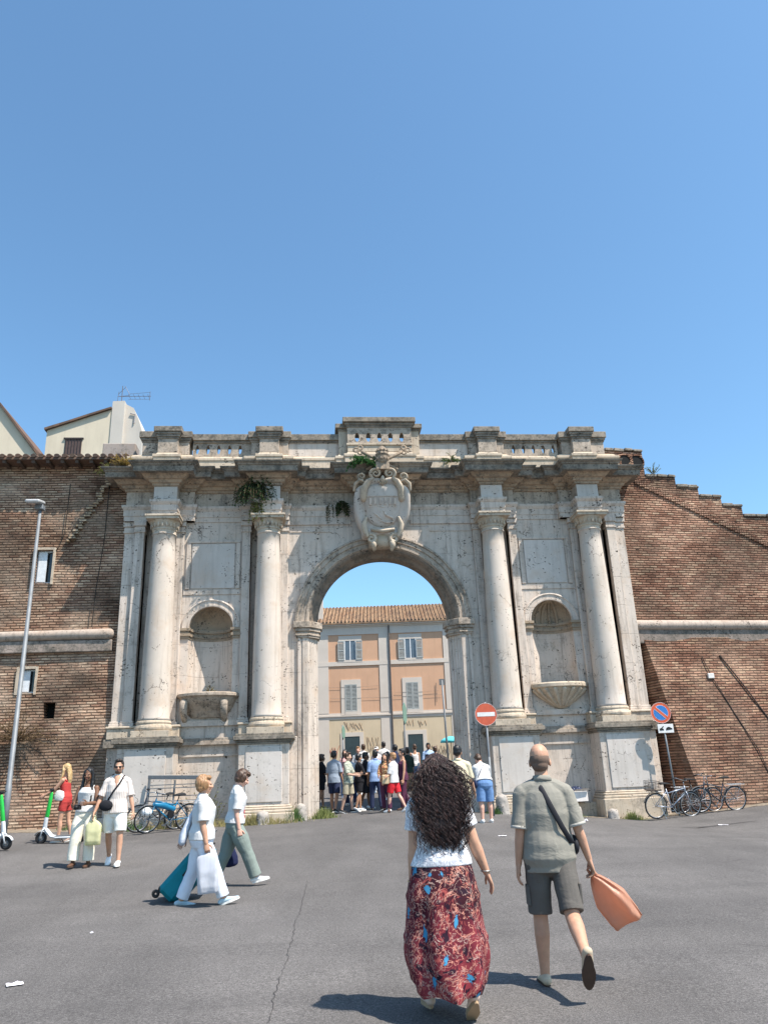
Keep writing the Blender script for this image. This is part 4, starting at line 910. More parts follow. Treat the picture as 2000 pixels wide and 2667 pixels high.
    for i in (0, 1):                                 # hands: palm, four fingers, thumb
        q = S[i]; s = q['s']; d = q['fd']; nrm = V(-s, 0, 0); nrm = (nrm-d*nrm.dot(d)); nrm.normalize()
        if q['roll']: nrm = Matrix.Rotation(radians(q['roll']), 3, d) @ nrm
        ax = d.cross(nrm)*(1); ax.normalize()
        if ax.dot(V(0,1,0)) < 0 and not q['roll']: ax = -ax
        q['nrm'], q['ax'] = nrm, ax; w = q['wr']
        hd.loft([w-d*.02, w+d*.02, w+d*.055, w+d*.09], [(.026,.022),(.034,.019),(.042,.016),(.041,.013)], right=ax, n=12)
        cu = radians(arms[i][5] if len(arms[i]) > 5 else curl)
        for j, (o, L) in enumerate(((.030,.072),(.010,.080),(-.010,.074),(-.029,.058))):
            p = w+d*.085+ax*o; dd = (d+ax*(o*1.5)).normalized(); pts = [p]
            for seg, fr in enumerate((.42,.33,.25)):
                dd = (dd*cos(cu*(.6 if seg == 0 else 1))+nrm*sin(cu*(.6 if seg == 0 else 1))).normalized(); p = p+dd*L*fr; pts.append(p)
            hd.loft(pts, [.0095,.0088,.008,.0068], n=8)
        tb = w+d*.025+ax*.028; t1 = tb+(d*.6+ax*.75+nrm*.25).normalized()*.038; t2 = t1+(d*.85+ax*.4+nrm*.35).normalized()*.03; t3 = t2+(d*.95+ax*.05+nrm*.4).normalized()*.022
        hd.loft([tb, t1, t2, t3], [.013,.0115,.010,.008], n=8)
        q['palm'] = w+d*.075+nrm*.03
    append_mesh(body, fin(hd))
    # ---- face
    if not (extra and extra.get('noface')):
        for s in (-1, 1):
            e = MB(); he(e, (s*.029,.090,.112), (.011,.008,.006)); fin(e).build('eye', M_EYE, root, smooth=True)
        e = MB(); he(e, (0,.094,.052), (.022,.008,.006)); fin(e).build('mouth', M_LIP, root, smooth=True)
    # ---- garments
    kind, mat = top[0], top[1]; sl = top[2] if len(top) > 2 else .45; hem = top[3] if len(top) > 3 else .86; loose = top[4] if len(top) > 4 else 1.10
    g = MB(); rings = [(z, rx, ry, y) for z, rx, ry, y in T if z > hem]
    z0, rx0, ry0, y0 = rings[0]; lx = loose
    pts = [up(V(0, y0, hem))]+[up(V(0, y, z)) for z, rx, ry, y in rings]; rr = [(rx0*f*lx*1.06, ry0*f*lx*1.14)]+[(rx*f*(lx if z < 1.3 else 1.05)+.004, ry*f*((lx*1.02 if z > 1.05 else lx*1.1) if z < 1.3 else 1.07)+.006) for z, rx, ry, y in rings]
    if kind == 'tank': pts, rr = pts[:-1], rr[:-1]; pts.append(up(V(0,0,1.38))); rr.append((.135*f,.10*f)); pts = pts[:-2]+[pts[-1]]; rr = rr[:-2]+[rr[-1]]
    g.loft(pts, rr, n=22, round_=False)
    if kind != 'tank':
        g.loft([up(V(0,-.004,1.385)), up(V(0,-.006,1.44)), up(V(0,-.006,1.49)), up(V(0,-.004,1.515))], [(.150*f,.100*f),(.118*f,.088),(.078,.074),(.068,.066)], n=16, round_=False)
        for i in (0, 1):
            q = S[i]; a_ = 1+(f-1)*.9; L = q['sh'].lerp(q['el'], min(1, sl*2)); g.ell(q['sh']+V(-q['s']*.012,0,0), (.070*a_,.070*a_,.068*a_))
            g.loft([q['sh']+V(-q['s']*.10,-.004,.052), q['sh']+V(-q['s']*.01,0,.004)], [(.072,.06),(.066,.064)], right=(0,1,0), n=12)
            if sl > 0:
                if sl <= .5: g.loft([q['sh'], q['sh'].lerp(L,.6), L], [.066*a_,.066*a_,(.066*a_*loose/1.08)], n=16, round_=False)
                else: g.loft([q['sh'], q['el'], q['el'].lerp(q['wr'], (sl-.5)*2)], [.066*a_,.055*a_,.048*a_], n=14, round_=False)
    else:
        for s in (-1, 1): g.loft([up(V(s*.095*f,.085*f,1.34)), up(V(s*.105*f,.03,1.445)), up(V(s*.10*f,-.08*f,1.36))], [(.026,.010)]*3, right=(1,0,0), n=8)
    gt = fin(g).build({'tee':'t_shirt','polo':'polo_shirt','shirt':'shirt','tank':'tank_top'}[kind], mat, root, vox=max(.007, vox*.8), sm=2, wr=(.0055 if not far else .004, (5.5,5.5,7), h) )
    if kind in ('polo','shirt'):
        c = MB(); c.loft([up(V(0,-.004,1.475)), up(V(0,-.002,1.52))], [(.088,.083),(.068,.066)], n=18, round_=False); fin(c).build('collar', mat, gt, smooth=True)
    kind, mat = bottom[0], bottom[1]; ln = bottom[2]; wd = bottom[3] if len(bottom) > 3 else 1.12
    g = MB(); hipz = 1.0
    if kind in ('trousers','shorts'):
        g.loft([V(0,0,.765), V(0,0,.80), V(0,0,.88), V(0,-.003,.95), V(0,.0,hipz+.02)], [(.09*f,.07*f),(.16*f,.108*f),(T[1][1]*f*1.05,T[1][2]*f*1.07),(T[1][1]*f*1.03,T[1][2]*f*1.05),(T[2][1]*f*1.0,T[2][2]*f)], n=20, round_=False)
        for i in (0, 1):
            q = S[i]; P = [q['hp']+V(0,0,.0), q['hp'].lerp(q['kn'],.45), q['kn'], q['kn'].lerp(q['an'],.5), q['an']+V(0,0,-.01)]; c_ = 1+(legfat-1)*.8
            R = [.104*c_,.094*c_*wd/1.1,.066*c_*wd,.062*c_*wd*1.05,.060*c_*wd*1.1]
            if kind == 'shorts':
                t = ln/.43; e = q['hp'].lerp(q['kn'], t) if t <= 1 else q['kn'].lerp(q['an'], (t-1)); P = [P[0], q['hp'].lerp(e,.5), e]; R = [R[0], .095*c_*wd/1.06, .088*c_*wd/1.04]
            else:
                e = q['kn'].lerp(q['an'], ln); P = P[:3]+[q['kn'].lerp(e,.5), e]
            g.loft(P, R, n=18, round_=False)
        name = kind
    else:                                            # skirt / dress
        zb = bottom[4]; n_ = 48; nr = 22; vs = []; fl = wd
        kx = (S[0]['kn']+S[1]['kn'])/2; ax_ = (S[0]['an']+S[1]['an'])/2
        for j in range(nr+1):
            t = j/nr; z = hipz+.03-(hipz+.03-zb)*t; c = V(0,0,0)
            c = V(0, (0 if z > .9 else (kx.y*(.9-z)/.4 if z > .5 else kx.y+(ax_.y-kx.y)*(.5-z)/.42)), 0)*.8
            gth = 1-.30*max(0,(t-.72)/.28)**1.6; rx = (T[2][1]*f*1.04+(T[1][1]*f*1.06-T[2][1]*f*1.04)*min(1,t*4)+(fl-1)*.14*t)*gth; ry = (T[2][2]*f*1.05+(.13*f-T[2][2]*f)*min(1,t*4)+(fl-1)*.42*t)*(.5+.5*gth)
            for a in range(n_):
                an = 2*pi*a/n_; fo = 1+(.10*t)*sin(an*7+1.3*sin(3*t)+1)+.05*t*sin(an*12+2*t); tier = .012*(1 if (t*3.2) % 1 < .15 and t > .2 else 0)
                vs.append((c.x+(rx*fo+tier)*cos(an), c.y+(ry*fo+tier)*sin(an), z+.012*sin(an*5)*t))
        g.add(vs, [(j*n_+a, (j+1)*n_+a, (j+1)*n_+(a+1) % n_, j*n_+(a+1) % n_) for j in range(nr) for a in range(n_)]+[tuple(range(n_))]); name = 'skirt'
    if name == 'skirt': gb = fin(g).build(name, mat, root, smooth=True)
    else: gb = fin(g).build(name, mat, root, vox=max(.007, vox*.8), sm=4, wr=(.007 if not far else .005, (7,7,6), h*3))
    # ---- shoes
    for i in (0, 1):
        q = S[i]; fv, uv, a = q['fv'], q['uv'], q['an']; m = MB()
        m.loft([a-fv*.06-uv*.03, a-fv*.02-uv*.022, a+fv*.05-uv*.035, a+fv*.13-uv*.05, a+fv*.185-uv*.056], [(.036,.032),(.040,.040),(.042,.034),(.046,.022),(.034,.014)], right=(1,0,0), n=14)
        o = fin(m).build('shoe', shoes[0], root, smooth=True)
        m = MB(); n_ = 20; vs = []
        for lv in (-.052, -.080):
            for t in range(n_):
                an = 2*pi*t/n_; y = .068+.138*cos(an); x = (.047 if y > .05 else .038)*sin(an)*(1.0+.1*cos(an)); vs.append(a+V(1,0,0)*x+fv*y+uv*lv)
        m.add(vs, [tuple(range(n_-1,-1,-1)), tuple(range(n_,2*n_))]+[(t, (t+1) % n_, n_+(t+1) % n_, n_+t) for t in range(n_)]); fin(m).build('sole', shoes[1], o)
    # ---- hair
    hk, hmn = hair; hm = HAIR.get(hmn)
    if hk != 'none':
        m = MB()
        if hk == 'stubble':
            m2 = MB(); he(m2, (0,-.021,.118), (.0785,.0895,.066)); he(m2, (0,-.036,.075), (.064,.066,.05)); fin(m2).build('hair', hm, root, vox=.006, sm=8)
        else:
            he(m, (0,-.022,.160), (.081,.098,.090)); he(m, (0,-.055,.115), (.074,.062,.075))
            if hk == 'short':
                for s in (-1, 1): he(m, (s*.066,-.01,.13), (.016,.04,.04))
                he(m, (0,.045,.215), (.06,.045,.03))
            if hk == 'bob':
                he(m, (0,-.04,.13), (.096,.088,.10)); he(m, (0,-.045,.075), (.088,.07,.06)); he(m, (0,.05,.2), (.07,.045,.035))
                for s in (-1, 1): he(m, (s*.078,.015,.11), (.02,.045,.065))
            if hk in ('long','tail','braids'):
                L = {'long':.28,'tail':.25,'braids':.42}[hk]; wd_ = {'long':.09,'tail':.035,'braids':.085}[hk]
                P = [HM @ V(0,-.07,.13), HM @ V(0,-.10,.02), HM @ V(0,-.10,.02)+V(0,-.015,-L*.5), HM @ V(0,-.10,.02)+V(0,-.0,-L)]
                m.loft(P, [(wd_,.05),(wd_,.045),(wd_*.95,.035),(wd_*.6,.02)], right=R3 @ V(1,0,0), n=14)
                if hk != 'tail':
                    for s in (-1, 1): m.loft([HM @ V(s*.06,.03,.19), HM @ V(s*.085,.015,.10), HM @ V(s*.088,.02,.0), HM @ V(s*.088,.03,.0)+V(s*.01,.045,-L*.55), HM @ V(s*.088,.02,.0)+V(s*.01,.06,-L*.95)], [.022,.028,.03,.03,.014], n=10)
            fin(m).build('hair', hm, root, vox=max(.007, vox*.7), sm=1, wr=(.006, (26,26,12), h*7))
            if hk == 'cap': pass
    if extra:
        if extra.get('cap'):
            m = MB(); he(m, (0,-.014,.178), (.088,.104,.078)); m2 = [HM @ V(0,.06,.175), HM @ V(0,.13,.165), HM @ V(0,.16,.158)]; m.loft(m2, [(.07,.008),(.06,.006),(.045,.005)], right=R3 @ V(1,0,0), n=14)
            fin(m).build('cap', extra['cap'], root, smooth=True)
        if extra.get('glasses'):
            m = MB()
            for s in (-1, 1): he(m, (s*.031,.098,.113), (.026,.008,.018)); m.rod(HM @ V(s*.055,.09,.118), HM @ V(s*.082,-.0,.115), .004)
            m.rod(HM @ V(-.01,.102,.118), HM @ V(.01,.102,.118), .004); fin(m).build('sunglasses', M_EYE, root, smooth=True)
        if extra.get('beard'):
            m = MB(); he(m, (0,.038,.030), (.054,.051,.031)); he(m, (0,.088,.066), (.024,.010,.005)); fin(m).build('beard', plain('beard_stubble', (.13,.075,.05), .8), root, smooth=True)
        if extra.get('mask'):
            m = MB(); he(m, (0,.075,.06), (.052,.05,.042)); fin(m).build('face_mask', extra['mask'], root, smooth=True)
    return root, S, dict(up=up, HM=HM, fin=fin, k=k, low=low, top=gt, bottom=gb, body=body)
HAIR = dict(dark=hairm('hair_dark', (.022,.015,.012)), brown=hairm('hair_brown', (.07,.035,.018)), blond=hairm('hair_blond', (.50,.33,.15), (.72,.52,.28)), copper=hairm('hair_copper', (.36,.19,.085), (.60,.38,.2)), grey=hairm('hair_grey', (.25,.24,.23)), black=hairm('hair_black', (.01,.009,.009)), stub=plain('hair_stubble', (.15,.10,.075), .85, nscale=60))
def wp(S, info, root, p):                            # local template point -> world
    q = (Vector(p)-V(0,0,info['low']))*info['k']; return root.matrix_basis @ q if False else Vector(root.location)+Matrix.Rotation(root.rotation_euler.z, 3, 'Z') @ q
def lp(info, p): return (Vector(p)-V(0,0,info['low']))*info['k']
W_ = cloth('cloth_white', (.62,.61,.60)); CR = cloth('cloth_cream', (.74,.69,.58)); BK = cloth('cloth_black', (.018,.018,.022)); NV = cloth('cloth_navy', (.03,.04,.085)); SG = cloth('cloth_sage', (.20,.235,.21)); DN = cloth('cloth_denim', (.13,.23,.42)); LD = cloth('cloth_pale_denim', (.50,.60,.74)); BL = cloth('cloth_blue', (.27,.38,.60)); GB_ = cloth('cloth_greyblue', (.30,.36,.45)); RD = cloth('cloth_red', (.62,.03,.04)); KH = cloth('cloth_khaki', (.42,.37,.27)); OL = cloth('cloth_olive', (.115,.105,.095)); PG = cloth('cloth_polo_grey', (.255,.24,.205), .04, .4); BE = cloth('cloth_beige', (.62,.54,.38)); PK = cloth('cloth_pink', (.65,.38,.38)); PU = cloth('cloth_plum', (.09,.03,.06)); RT = cloth('cloth_rust', (.42,.05,.045)); DG = cloth('cloth_dark_green', (.05,.07,.055)); LG = cloth('cloth_lightgrey', (.55,.56,.58))
ST = pattern('cloth_striped', stripes((.72,.66,.60), (.52,.42,.38), 30)); CM = pattern('cloth_camo', blotch([(.12,.13,.11),(.3,.33,.26),(.5,.5,.42),(.2,.24,.2)], 9.)); FL = pattern('cloth_floral', blotch([(.07,.04,.04),(.42,.13,.08),(.6,.42,.2),(.1,.06,.05)], 14.)); SKM = pattern('skirt_paisley', skirt_fn); SP = pattern('cloth_speckled', blotch([(.78,.78,.8),(.5,.5,.54),(.75,.75,.77)], 22.))
WS = plain('shoe_white', (.80,.80,.80), .6); LS = plain('shoe_lightblue', (.42,.55,.62), .7); BS = plain('shoe_brown', (.10,.05,.03), .6); KS = plain('shoe_black', (.02,.02,.022), .6); PS = plain('shoe_peach', (.70,.5,.4), .6); TS = plain('shoe_tan', (.52,.42,.30), .7)
AWAY = 0; TOWARD = pi                               # facing +Y (into the gate) or towards the camera
def strap(root, pts, w, mat, name='strap', info=None):
    m = MB(); m.loft([lp(info, p) for p in pts], [(w, .004)]*len(pts), right=(1,0,0), n=8, round_=False); return m

# ---- the bald man in front (walking away, left foot trailing on tiptoe)
R, S, I = person('bald man from behind in grey polo shirt and dark cargo shorts, carrying an orange bag', (-.31,-17.45,0), radians(-6), 1.74, 'm', 1.04,
  legs=(6,4,-22,38), arms=((-3,7,10,0),(-6,13,16,-4,0,60)), skin_='tan', hair=('stubble','stub'), top=('polo', PG, .46, .80, 1.19), bottom=('shorts', OL, .40, 1.03), shoes=(TS, M_SOLEB), vox=.0075, head=(-14,4), hipab=1.5, feet=(0,62), legfat=1.08, extra=dict(glasses=1))
BALD = (R, S, I)
# cuffs stripe, cargo pockets
for i in (0, 1):
    q = S[i]; c = q['hp'].lerp(q['kn'], .62)+V(q['s']*.088,0,0); m = MB(); m.v = []; m.box(-.012,.012,-.055,.055,-.075,.075); m.v = [tuple(lp(I, Vector(p)+c)) for p in m.v]; m.build('cargo_pocket', OL, I['bottom'], bevel=.006)
for i in (0, 1):
    q = S[i]; e1 = q['sh'].lerp(q['el'], .86); e2 = q['sh'].lerp(q['el'], .94); m = MB(); m.loft([lp(I, e1), lp(I, e2)], [.0745, .0745], n=22, round_=False); m.build('sleeve_cuff', cloth('cloth_cuff', (.42,.40,.36)), I['top'], smooth=True)
m = MB(); pts = [(-.075,-.02,1.50),(-.03,-.105,1.42),(.03,-.142,1.28),(.10,-.148,1.13),(.165,-.11,1.02),(.195,-.03,.99),(.17,.10,1.05),(.05,.15,1.2),(-.06,.11,1.40),(-.075,-.02,1.50)]
m.loft([lp(I, p) for p in pts], [(.021,.005)]*len(pts), right=(.75,0,.66), n=8, round_=False)
sb = thing('sling_bag', 'black sling bag with a wide strap across the back of the bald man', 'bag', R.location, R.rotation_euler.z)
m.build('strap', plain('strap_black', (.02,.02,.025), .7), sb, smooth=True)
m = MB(); m.ell(lp(I, (.215,.03,.985)), (.035,.10,.075)); m.build('pouch', plain('strap_black', (.02,.02,.025), .7), sb, smooth=True)

# ---- carrier bags
def bagmat(name, c, tr=.35):
    if name in _pc: return _pc[name]
    n = NT(name, .38, .5); n.b.inputs['Subsurface Weight'].default_value = 0; f = n.noise(n.map((5,5,1.6)), 1.4, 4, .6, .6); n.bump(f, .35, .03)
    n.b.inputs['Transmission Weight'].default_value = 0; n.col(n.ramp(f, [(.3, tuple(v*.85 for v in c)), (.7, tuple(min(1, v*1.08) for v in c))]))
    tl = n.t.nodes.new('ShaderNodeBsdfTranslucent'); tl.inputs[0].default_value = (*c, 1); mx = n.t.nodes.new('ShaderNodeMixShader'); mx.inputs[0].default_value = tr
    o = n.t.nodes['Material Output']; n.L(n.b.outputs[0], mx.inputs[1]); n.L(tl.outputs[0], mx.inputs[2]); n.L(mx.outputs[0], o.inputs[0]); _pc[name] = n.m; return n.m
def carrier(label, grip, L, W, T, mat, swing=(0,0), rz=0, open_top=.35, name='carrier_bag', neck=.16, pleat=.0):
    t = thing(name, label, 'bag', grip, 0); m = MB(); n_ = 28; nr = 16; vs = []
    d = V(swing[0], swing[1], -1).normalized(); u = V(cos(rz), sin(rz), 0); u = (u-d*u.dot(d)).normalized(); v = d.cross(u)
    for j in range(nr+1):
        s = j/nr; wd = (.15+.85*min(1, (s/neck)**.7 if s < neck else 1))*(1-.06*s); c = d*(.05+(L-.05)*s)
        tk = T*(.25+.75*min(1, s*2.2))*(1 if s < .93 else .75)
        for a in range(n_):
            an = 2*pi*a/n_; ca, sa = cos(an), sin(an); x = W/2*wd*(abs(ca)**.45)*(1 if ca > 0 else -1); y = tk/2*(abs(sa)**.9)*(1 if sa > 0 else -1)
            p = c+u*x+v*y; nn = (noise.noise(Vector((an*2.2, s*1.2, L*7)))*.020+noise.noise(p*16)*.010)*min(1, s*3)+pleat*cos(an*5+2*s)*(1-.4*s); vs.append(p+v*nn+u*nn*.4)
    m.add(vs, [(j*n_+a, (j+1)*n_+a, (j+1)*n_+(a+1) % n_, j*n_+(a+1) % n_) for j in range(nr) for a in range(n_)]+[tuple(nr*n_+a for a in range(n_)), tuple(reversed(range(n_)))])
    m.build('bag_body', mat, t, smooth=True)
    m = MB(); m.tube([V(0,0,.01)-u*.03+d*.12, V(0,0,.012)-u*.015, V(0,0,.02), V(0,0,.012)+u*.015, V(0,0,.01)+u*.03+d*.12], .012, 6); m.build('handle', mat, t, smooth=True)
    return t, d, u, v
gp = wp(S, I, R, S[1]['palm'])
t, d, u, v = carrier('translucent orange plastic bag swinging from the bald man\'s right hand', gp, .47, .28, .14, bagmat('bag_orange', (.74,.41,.28), .5), (.72,.05), radians(-35), neck=.5, pleat=.016)
m = MB(); m.prism([(-.05,-.09),(.05,-.09),(.05,.03),(-.05,.03)], -.002, .002)
m.v = [tuple(d*.24+u*p[0]+v*(-.088)+d*p[2]) for p in map(Vector, m.v)]; m.build('printed_mark', plain('print_white', (.8,.78,.8), .5), t)

# ---- curly-haired woman
R, S, I = person('woman from behind with long curly dark hair, white top and red paisley skirt', (-1.25,-17.95,0), radians(3), 1.63, 'f', 1.27,
  legs=(8,4,-8,20), arms=((0,5,8,0),(-4,18,12,-6,0,18)), skin_='tan', hair=('none','dark'), top=('tee', SP, .30, .96, 1.10), bottom=('skirt', SKM, 0, 1.55, .13), shoes=(PS, plain('sandal_sole', (.38,.26,.16), .8)), vox=.0075, hipab=3, feet=(0,38))
def curls(root, I, n=2000):
    random.seed(21); m = MB(); HM = I['HM']; k = I['k']
    core = MB()
    for c, r in (((0,-.015,.16),(.088,.10,.095)), ((0,-.05,.09),(.125,.09,.11)), ((0,-.075,0),(.17,.085,.12)), ((0,-.09,-.12),(.175,.08,.12)), ((0,-.10,-.24),(.165,.07,.11)), ((0,-.105,-.33),(.11,.05,.08))):
        core.ell(HM @ Vector(c), r, None)
    core.v = [tuple(lp(I, p)) for p in core.v]; h = core.build('hair', HAIRC, root, vox=.012, sm=2, wr=(.018, (24,24,18), 3.))
    for i in range(n):
        th = random.uniform(0, 2*pi); ph = math.acos(random.uniform(-.2, 1)); r = (.086, .10, .094)
        if sin(th) > .35 and cos(ph) < .75: continue
        st = HM @ V(r[0]*sin(ph)*cos(th), -.015+r[1]*sin(ph)*sin(th), .16+r[2]*cos(ph))
        L = random.uniform(.32, .70)*(1 if random.random() < .8 else .7); side = cos(th); tx = (random.random()-.5+random.random()-.5)*.285+side*.03; ty = -.12-random.uniform(0,.05)
        ph0 = random.uniform(0, 6.28); rr = random.uniform(.007, .019); tw = random.uniform(19, 33); pts = []; NS = int(L/.0125)
        ctr = HM @ V(0,0,0); zc = (HM @ V(0,0,.16)).z
        for j in range(NS):
            s = j/NS; z = st.z-L*s*(s*.4+.6)-.0; wid = min(1, s*3.0); x = st.x*(1-wid*.35)+(ctr.x+tx*1.0)*wid*(.85 if z > 1.1 else .72); x = st.x+(ctr.x+tx*(1-.3*max(0,s-.55)/.45)-st.x)*min(1,s*1.6)
            bow = .11*sin(min(1, s*1.6)*pi/2); y = st.y+(min(st.y, ctr.y+ty)-st.y)*min(1, s*2.4)-.012*random.random()
            if z > 1.42: 
                rad = sqrt((x-ctr.x)**2/1.0+(y-ctr.y+.015)**2); mn = .098*sqrt(max(0, 1-((z-zc)/.10)**2)) if z > zc else .098
                if rad < mn: x = ctr.x+(x-ctr.x)*mn/max(rad,.01); y = ctr.y-.015+(y-ctr.y+.015)*mn/max(rad,.01)
            a = ph0+tw*s*L*3.0; q = rr*(.4+s); pts.append(lp(I, (x+q*cos(a), y+q*sin(a), z)))
        m.loft(pts, [(.0034*k*(1-.5*j/NS), .0022*k) for j in range(NS)], right=(.6,.5,.6), n=4, round_=False)
    append_mesh(h, m); return h
HAIRC = hairm('hair_curly', (.04,.02,.018), (.19,.10,.085))
curls(R, I)
m = MB(); q = S[1]; m.torus(lp(I, q['wr']-q['fd']*.015), .033, .006, m=Matrix(((1,0,0),(0,1,0),(0,0,1))) , ax='z'); m.build('watch', plain('watch_steel', (.45,.40,.35), .3, .5, .8), R, smooth=True)
m = MB(); q = S[0]; m.torus(lp(I, q['wr']), .033, .004, ax='z'); m.build('bracelet', plain('bracelet_gold', (.6,.45,.25), .3, .5, .8), R, smooth=True)

# ---- two women crossing to the right
R, S, I = person('stout woman with short copper hair, white top and pale jeans, pulling a suitcase', (-3.66,-12.80,.06), radians(-82), 1.62, 'f', 1.25,
  legs=(-14,8,26,6), arms=((-30,8,4,0),(2,8,10,0,0,55)), skin_='tan', hair=('bob','copper'), top=('tee', W_, .42, .90, 1.18), bottom=('trousers', cloth('cloth_white_jeans', (.68,.72,.80)), .94, 1.25), shoes=(LS, M_SOLE), vox=.0085, legfat=1.1, feet=(0,-18))
LADY1 = (R, S, I)
gp = wp(S, I, R, S[1]['palm'])
t, d, u, v = carrier('tall white plastic carrier bag in the hand of the copper-haired woman', gp, .52, .27, .14, bagmat('bag_white', (.64,.65,.70), .3), (.06,-.03), radians(0), neck=.08)
gp = wp(S, I, R, S[0]['palm'])
# shoulder bag at her back
t = thing('shoulder_bag', 'grey cloth shoulder bag hanging behind the copper-haired woman', 'bag', R.location, R.rotation_euler.z)
m = MB(); m.loft([lp(I, p) for p in ((-.05,-.16,1.22),(-.05,-.21,1.08),(-.05,-.25,.96),(-.05,-.27,.88))], [(.05,.03),(.09,.045),(.13,.06),(.15,.05)], n=16); m.build('bag_body', cloth('cloth_bag', (.50,.53,.60)), t, smooth=True)
m = MB(); m.tube([lp(I, p) for p in ((-.05,-.16,1.22),(-.12,-.10,1.42),(-.13,.0,1.50),(-.12,.10,1.38),(-.05,.12,1.2))], .012); m.build('strap', cloth('cloth_bag', (.50,.53,.60)), t, smooth=True)
# suitcase
def suitcase():
    t = thing('suitcase', 'teal soft-sided trolley suitcase tilted on its wheels behind the copper-haired woman', 'suitcase', (-4.16,-12.30,.10), 0); t.scale = (1.16,)*3
    ti = radians(43); MM = Matrix.Rotation(ti, 4, 'Y')
    def B(mb, name, mat, par, bv=.02, smooth=False):
        mb.v = [tuple(MM @ Vector(p)) for p in mb.v]; return mb.build(name, mat, par, bevel=bv, smooth=smooth)
    TE = cloth('case_teal', (.01,.20,.24), .1, .3, .6); TD = cloth('case_dark_teal', (.008,.10,.14), .1, .3, .6)
    o = B(MB().box(-.15,.09,-.23,.23,.04,.72), 'case', TE, t, .045)
    B(MB().box(.092,.15,-.21,.21,.08,.68), 'front_pocket', TD, t, .03); B(MB().box(-.155,.155,-.02,.02,.02,.05), 'foot', plain('case_black', (.02,.02,.02), .6), t, .005)
    for z in (-.235, .232): m = MB(); m.box(-.04,.04,z-.004,z+.006,.25,.27).box(-.04,.04,z-.004,z+.006,.40,.42); 
    m = MB(); m.tube([(-.03,-.235,.34),(-.03,-.26,.36),(-.03,-.26,.44),(-.03,-.235,.46)], .011); B(m, 'side_handle', plain('case_black', (.02,.02,.02), .6), t, 0, True)
    m = MB(); m.tube([(-.02,-.19,.71),(-.02,-.18,.755),(-.02,.18,.755),(-.02,.19,.71)], .012); B(m, 'top_handle', plain('case_black', (.02,.02,.02), .6), t, 0, True)
    m = MB(); m.tube([(-.10,-.13,.7),(-.10,-.13,.86),(-.10,-.09,.89),(-.10,.09,.89),(-.10,.13,.86),(-.10,.13,.7)], .009); B(m, 'telescopic_handle', plain('case_steel', (.4,.4,.42), .35, .5, .8), t, 0, True)
    for x in (-.13, .12):
        for y in (-.19, .19):
            m = MB(); m.torus((x, y, .0), .028, .018, ax='y', n=16, k=8); B(m, 'wheel', plain('case_black', (.02,.02,.02), .6), t, 0, True)
    return t
suitcase()
R, S, I = person('woman with a dark bob looking down, in a white printed T-shirt and wide sage trousers', (-3.38,-11.35,.10), radians(-80), 1.64, 'f', 1.08,
  legs=(-16,12,26,4), arms=((-14,8,10,0),(-4,6,14,0,0,50)), skin_='pink', hair=('bob','brown'), top=('tee', W_, .42, .94, 1.16), bottom=('trousers', SG, .97, 1.42), shoes=(WS, M_SOLE), vox=.0085, head=(0,26), lean=4, feet=(20,-12))
m = MB()
for i, z in enumerate((1.24,1.16,1.08,1.0)): m.box(-.05+.012*i, .09, .138-.0, .150, z, z+.055)
m.v = [tuple(lp(I, p)) for p in m.v]; m.build('printed_red_patch', plain('print_red', (.55,.03,.07), .8), R)
gp = wp(S, I, R, S[0]['palm'])
t = thing('handbag', 'small dark navy handbag carried low beside the woman in sage trousers', 'bag', (gp.x, gp.y, gp.z), radians(10))
m = MB(); m.loft([(0,0,-.24),(0,0,-.33),(0,0,-.42)], [(.09,.04),(.13,.06),(.14,.06)], n=16); m.build('bag_body', cloth('bag_navy', (.02,.025,.07)), t, smooth=True)
m = MB(); m.tube([(-.06,0,-.27),(-.03,0,-.06),(0,0,.0),(.03,0,-.06),(.06,0,-.27)], .007); m.build('handle', cloth('bag_navy', (.02,.025,.07)), t, smooth=True)

# ---- couple at the left
R, S, I = person('dark-haired man in sunglasses, open striped shirt and white shorts, walking to camera', (-5.86,-8.3,H(-5.86,-8.3)), TOWARD+radians(3), 1.82, 'm', .98,
  legs=(14,10,-12,20), arms=((0,14,10,0,0,50),(4,20,16,4)), skin_='tan', hair=('short','dark'), top=('shirt', ST, .44, .86, 1.22), bottom=('shorts', cloth('cloth_white_shorts', (.76,.75,.70)), .36, 1.28), shoes=(WS, M_SOLE), vox=.0095, extra=dict(glasses=1, beard=1), head=(6,0))
COUP = (R, S, I)
m = MB(); m.add([tuple(lp(I, p)) for p in ((-.06,.092,1.49),(.06,.092,1.49),(.045,.128,1.38),(.0,.148,1.18),(-.045,.128,1.38))], [(0,1,2,3,4)]); 
m = MB(); m.loft([lp(I, p) for p in ((0,.098,1.185),(0,.096,1.28),(0,.082,1.38),(0,.066,1.46))], [(.006,.05),(.030,.05),(.055,.05),(.062,.035)], right=(1,0,0), n=14); m.build('bare_chest', SK['tan'], R, smooth=True)
t = thing('crossbody_bag', 'black crossbody bag on the hip of the man in the striped shirt', 'bag', R.location, R.rotation_euler.z)
m = MB(); m.loft([lp(I, p) for p in ((-.115,.03,1.49),(-.06,.13,1.36),(.04,.165,1.22),(.12,.16,1.08),(.16,.10,1.02))], [(.016,.005)]*5, right=(.7,0,.7), n=8, round_=False); m.build('strap', BK, t, smooth=True)
m = MB(); m.ell(lp(I, (.145,.17,.99)), (.125,.05,.095)); m.build('pouch', BK, t, smooth=True)
gp = wp(S, I, R, S[1]['palm'] if False else S[1]['palm'])
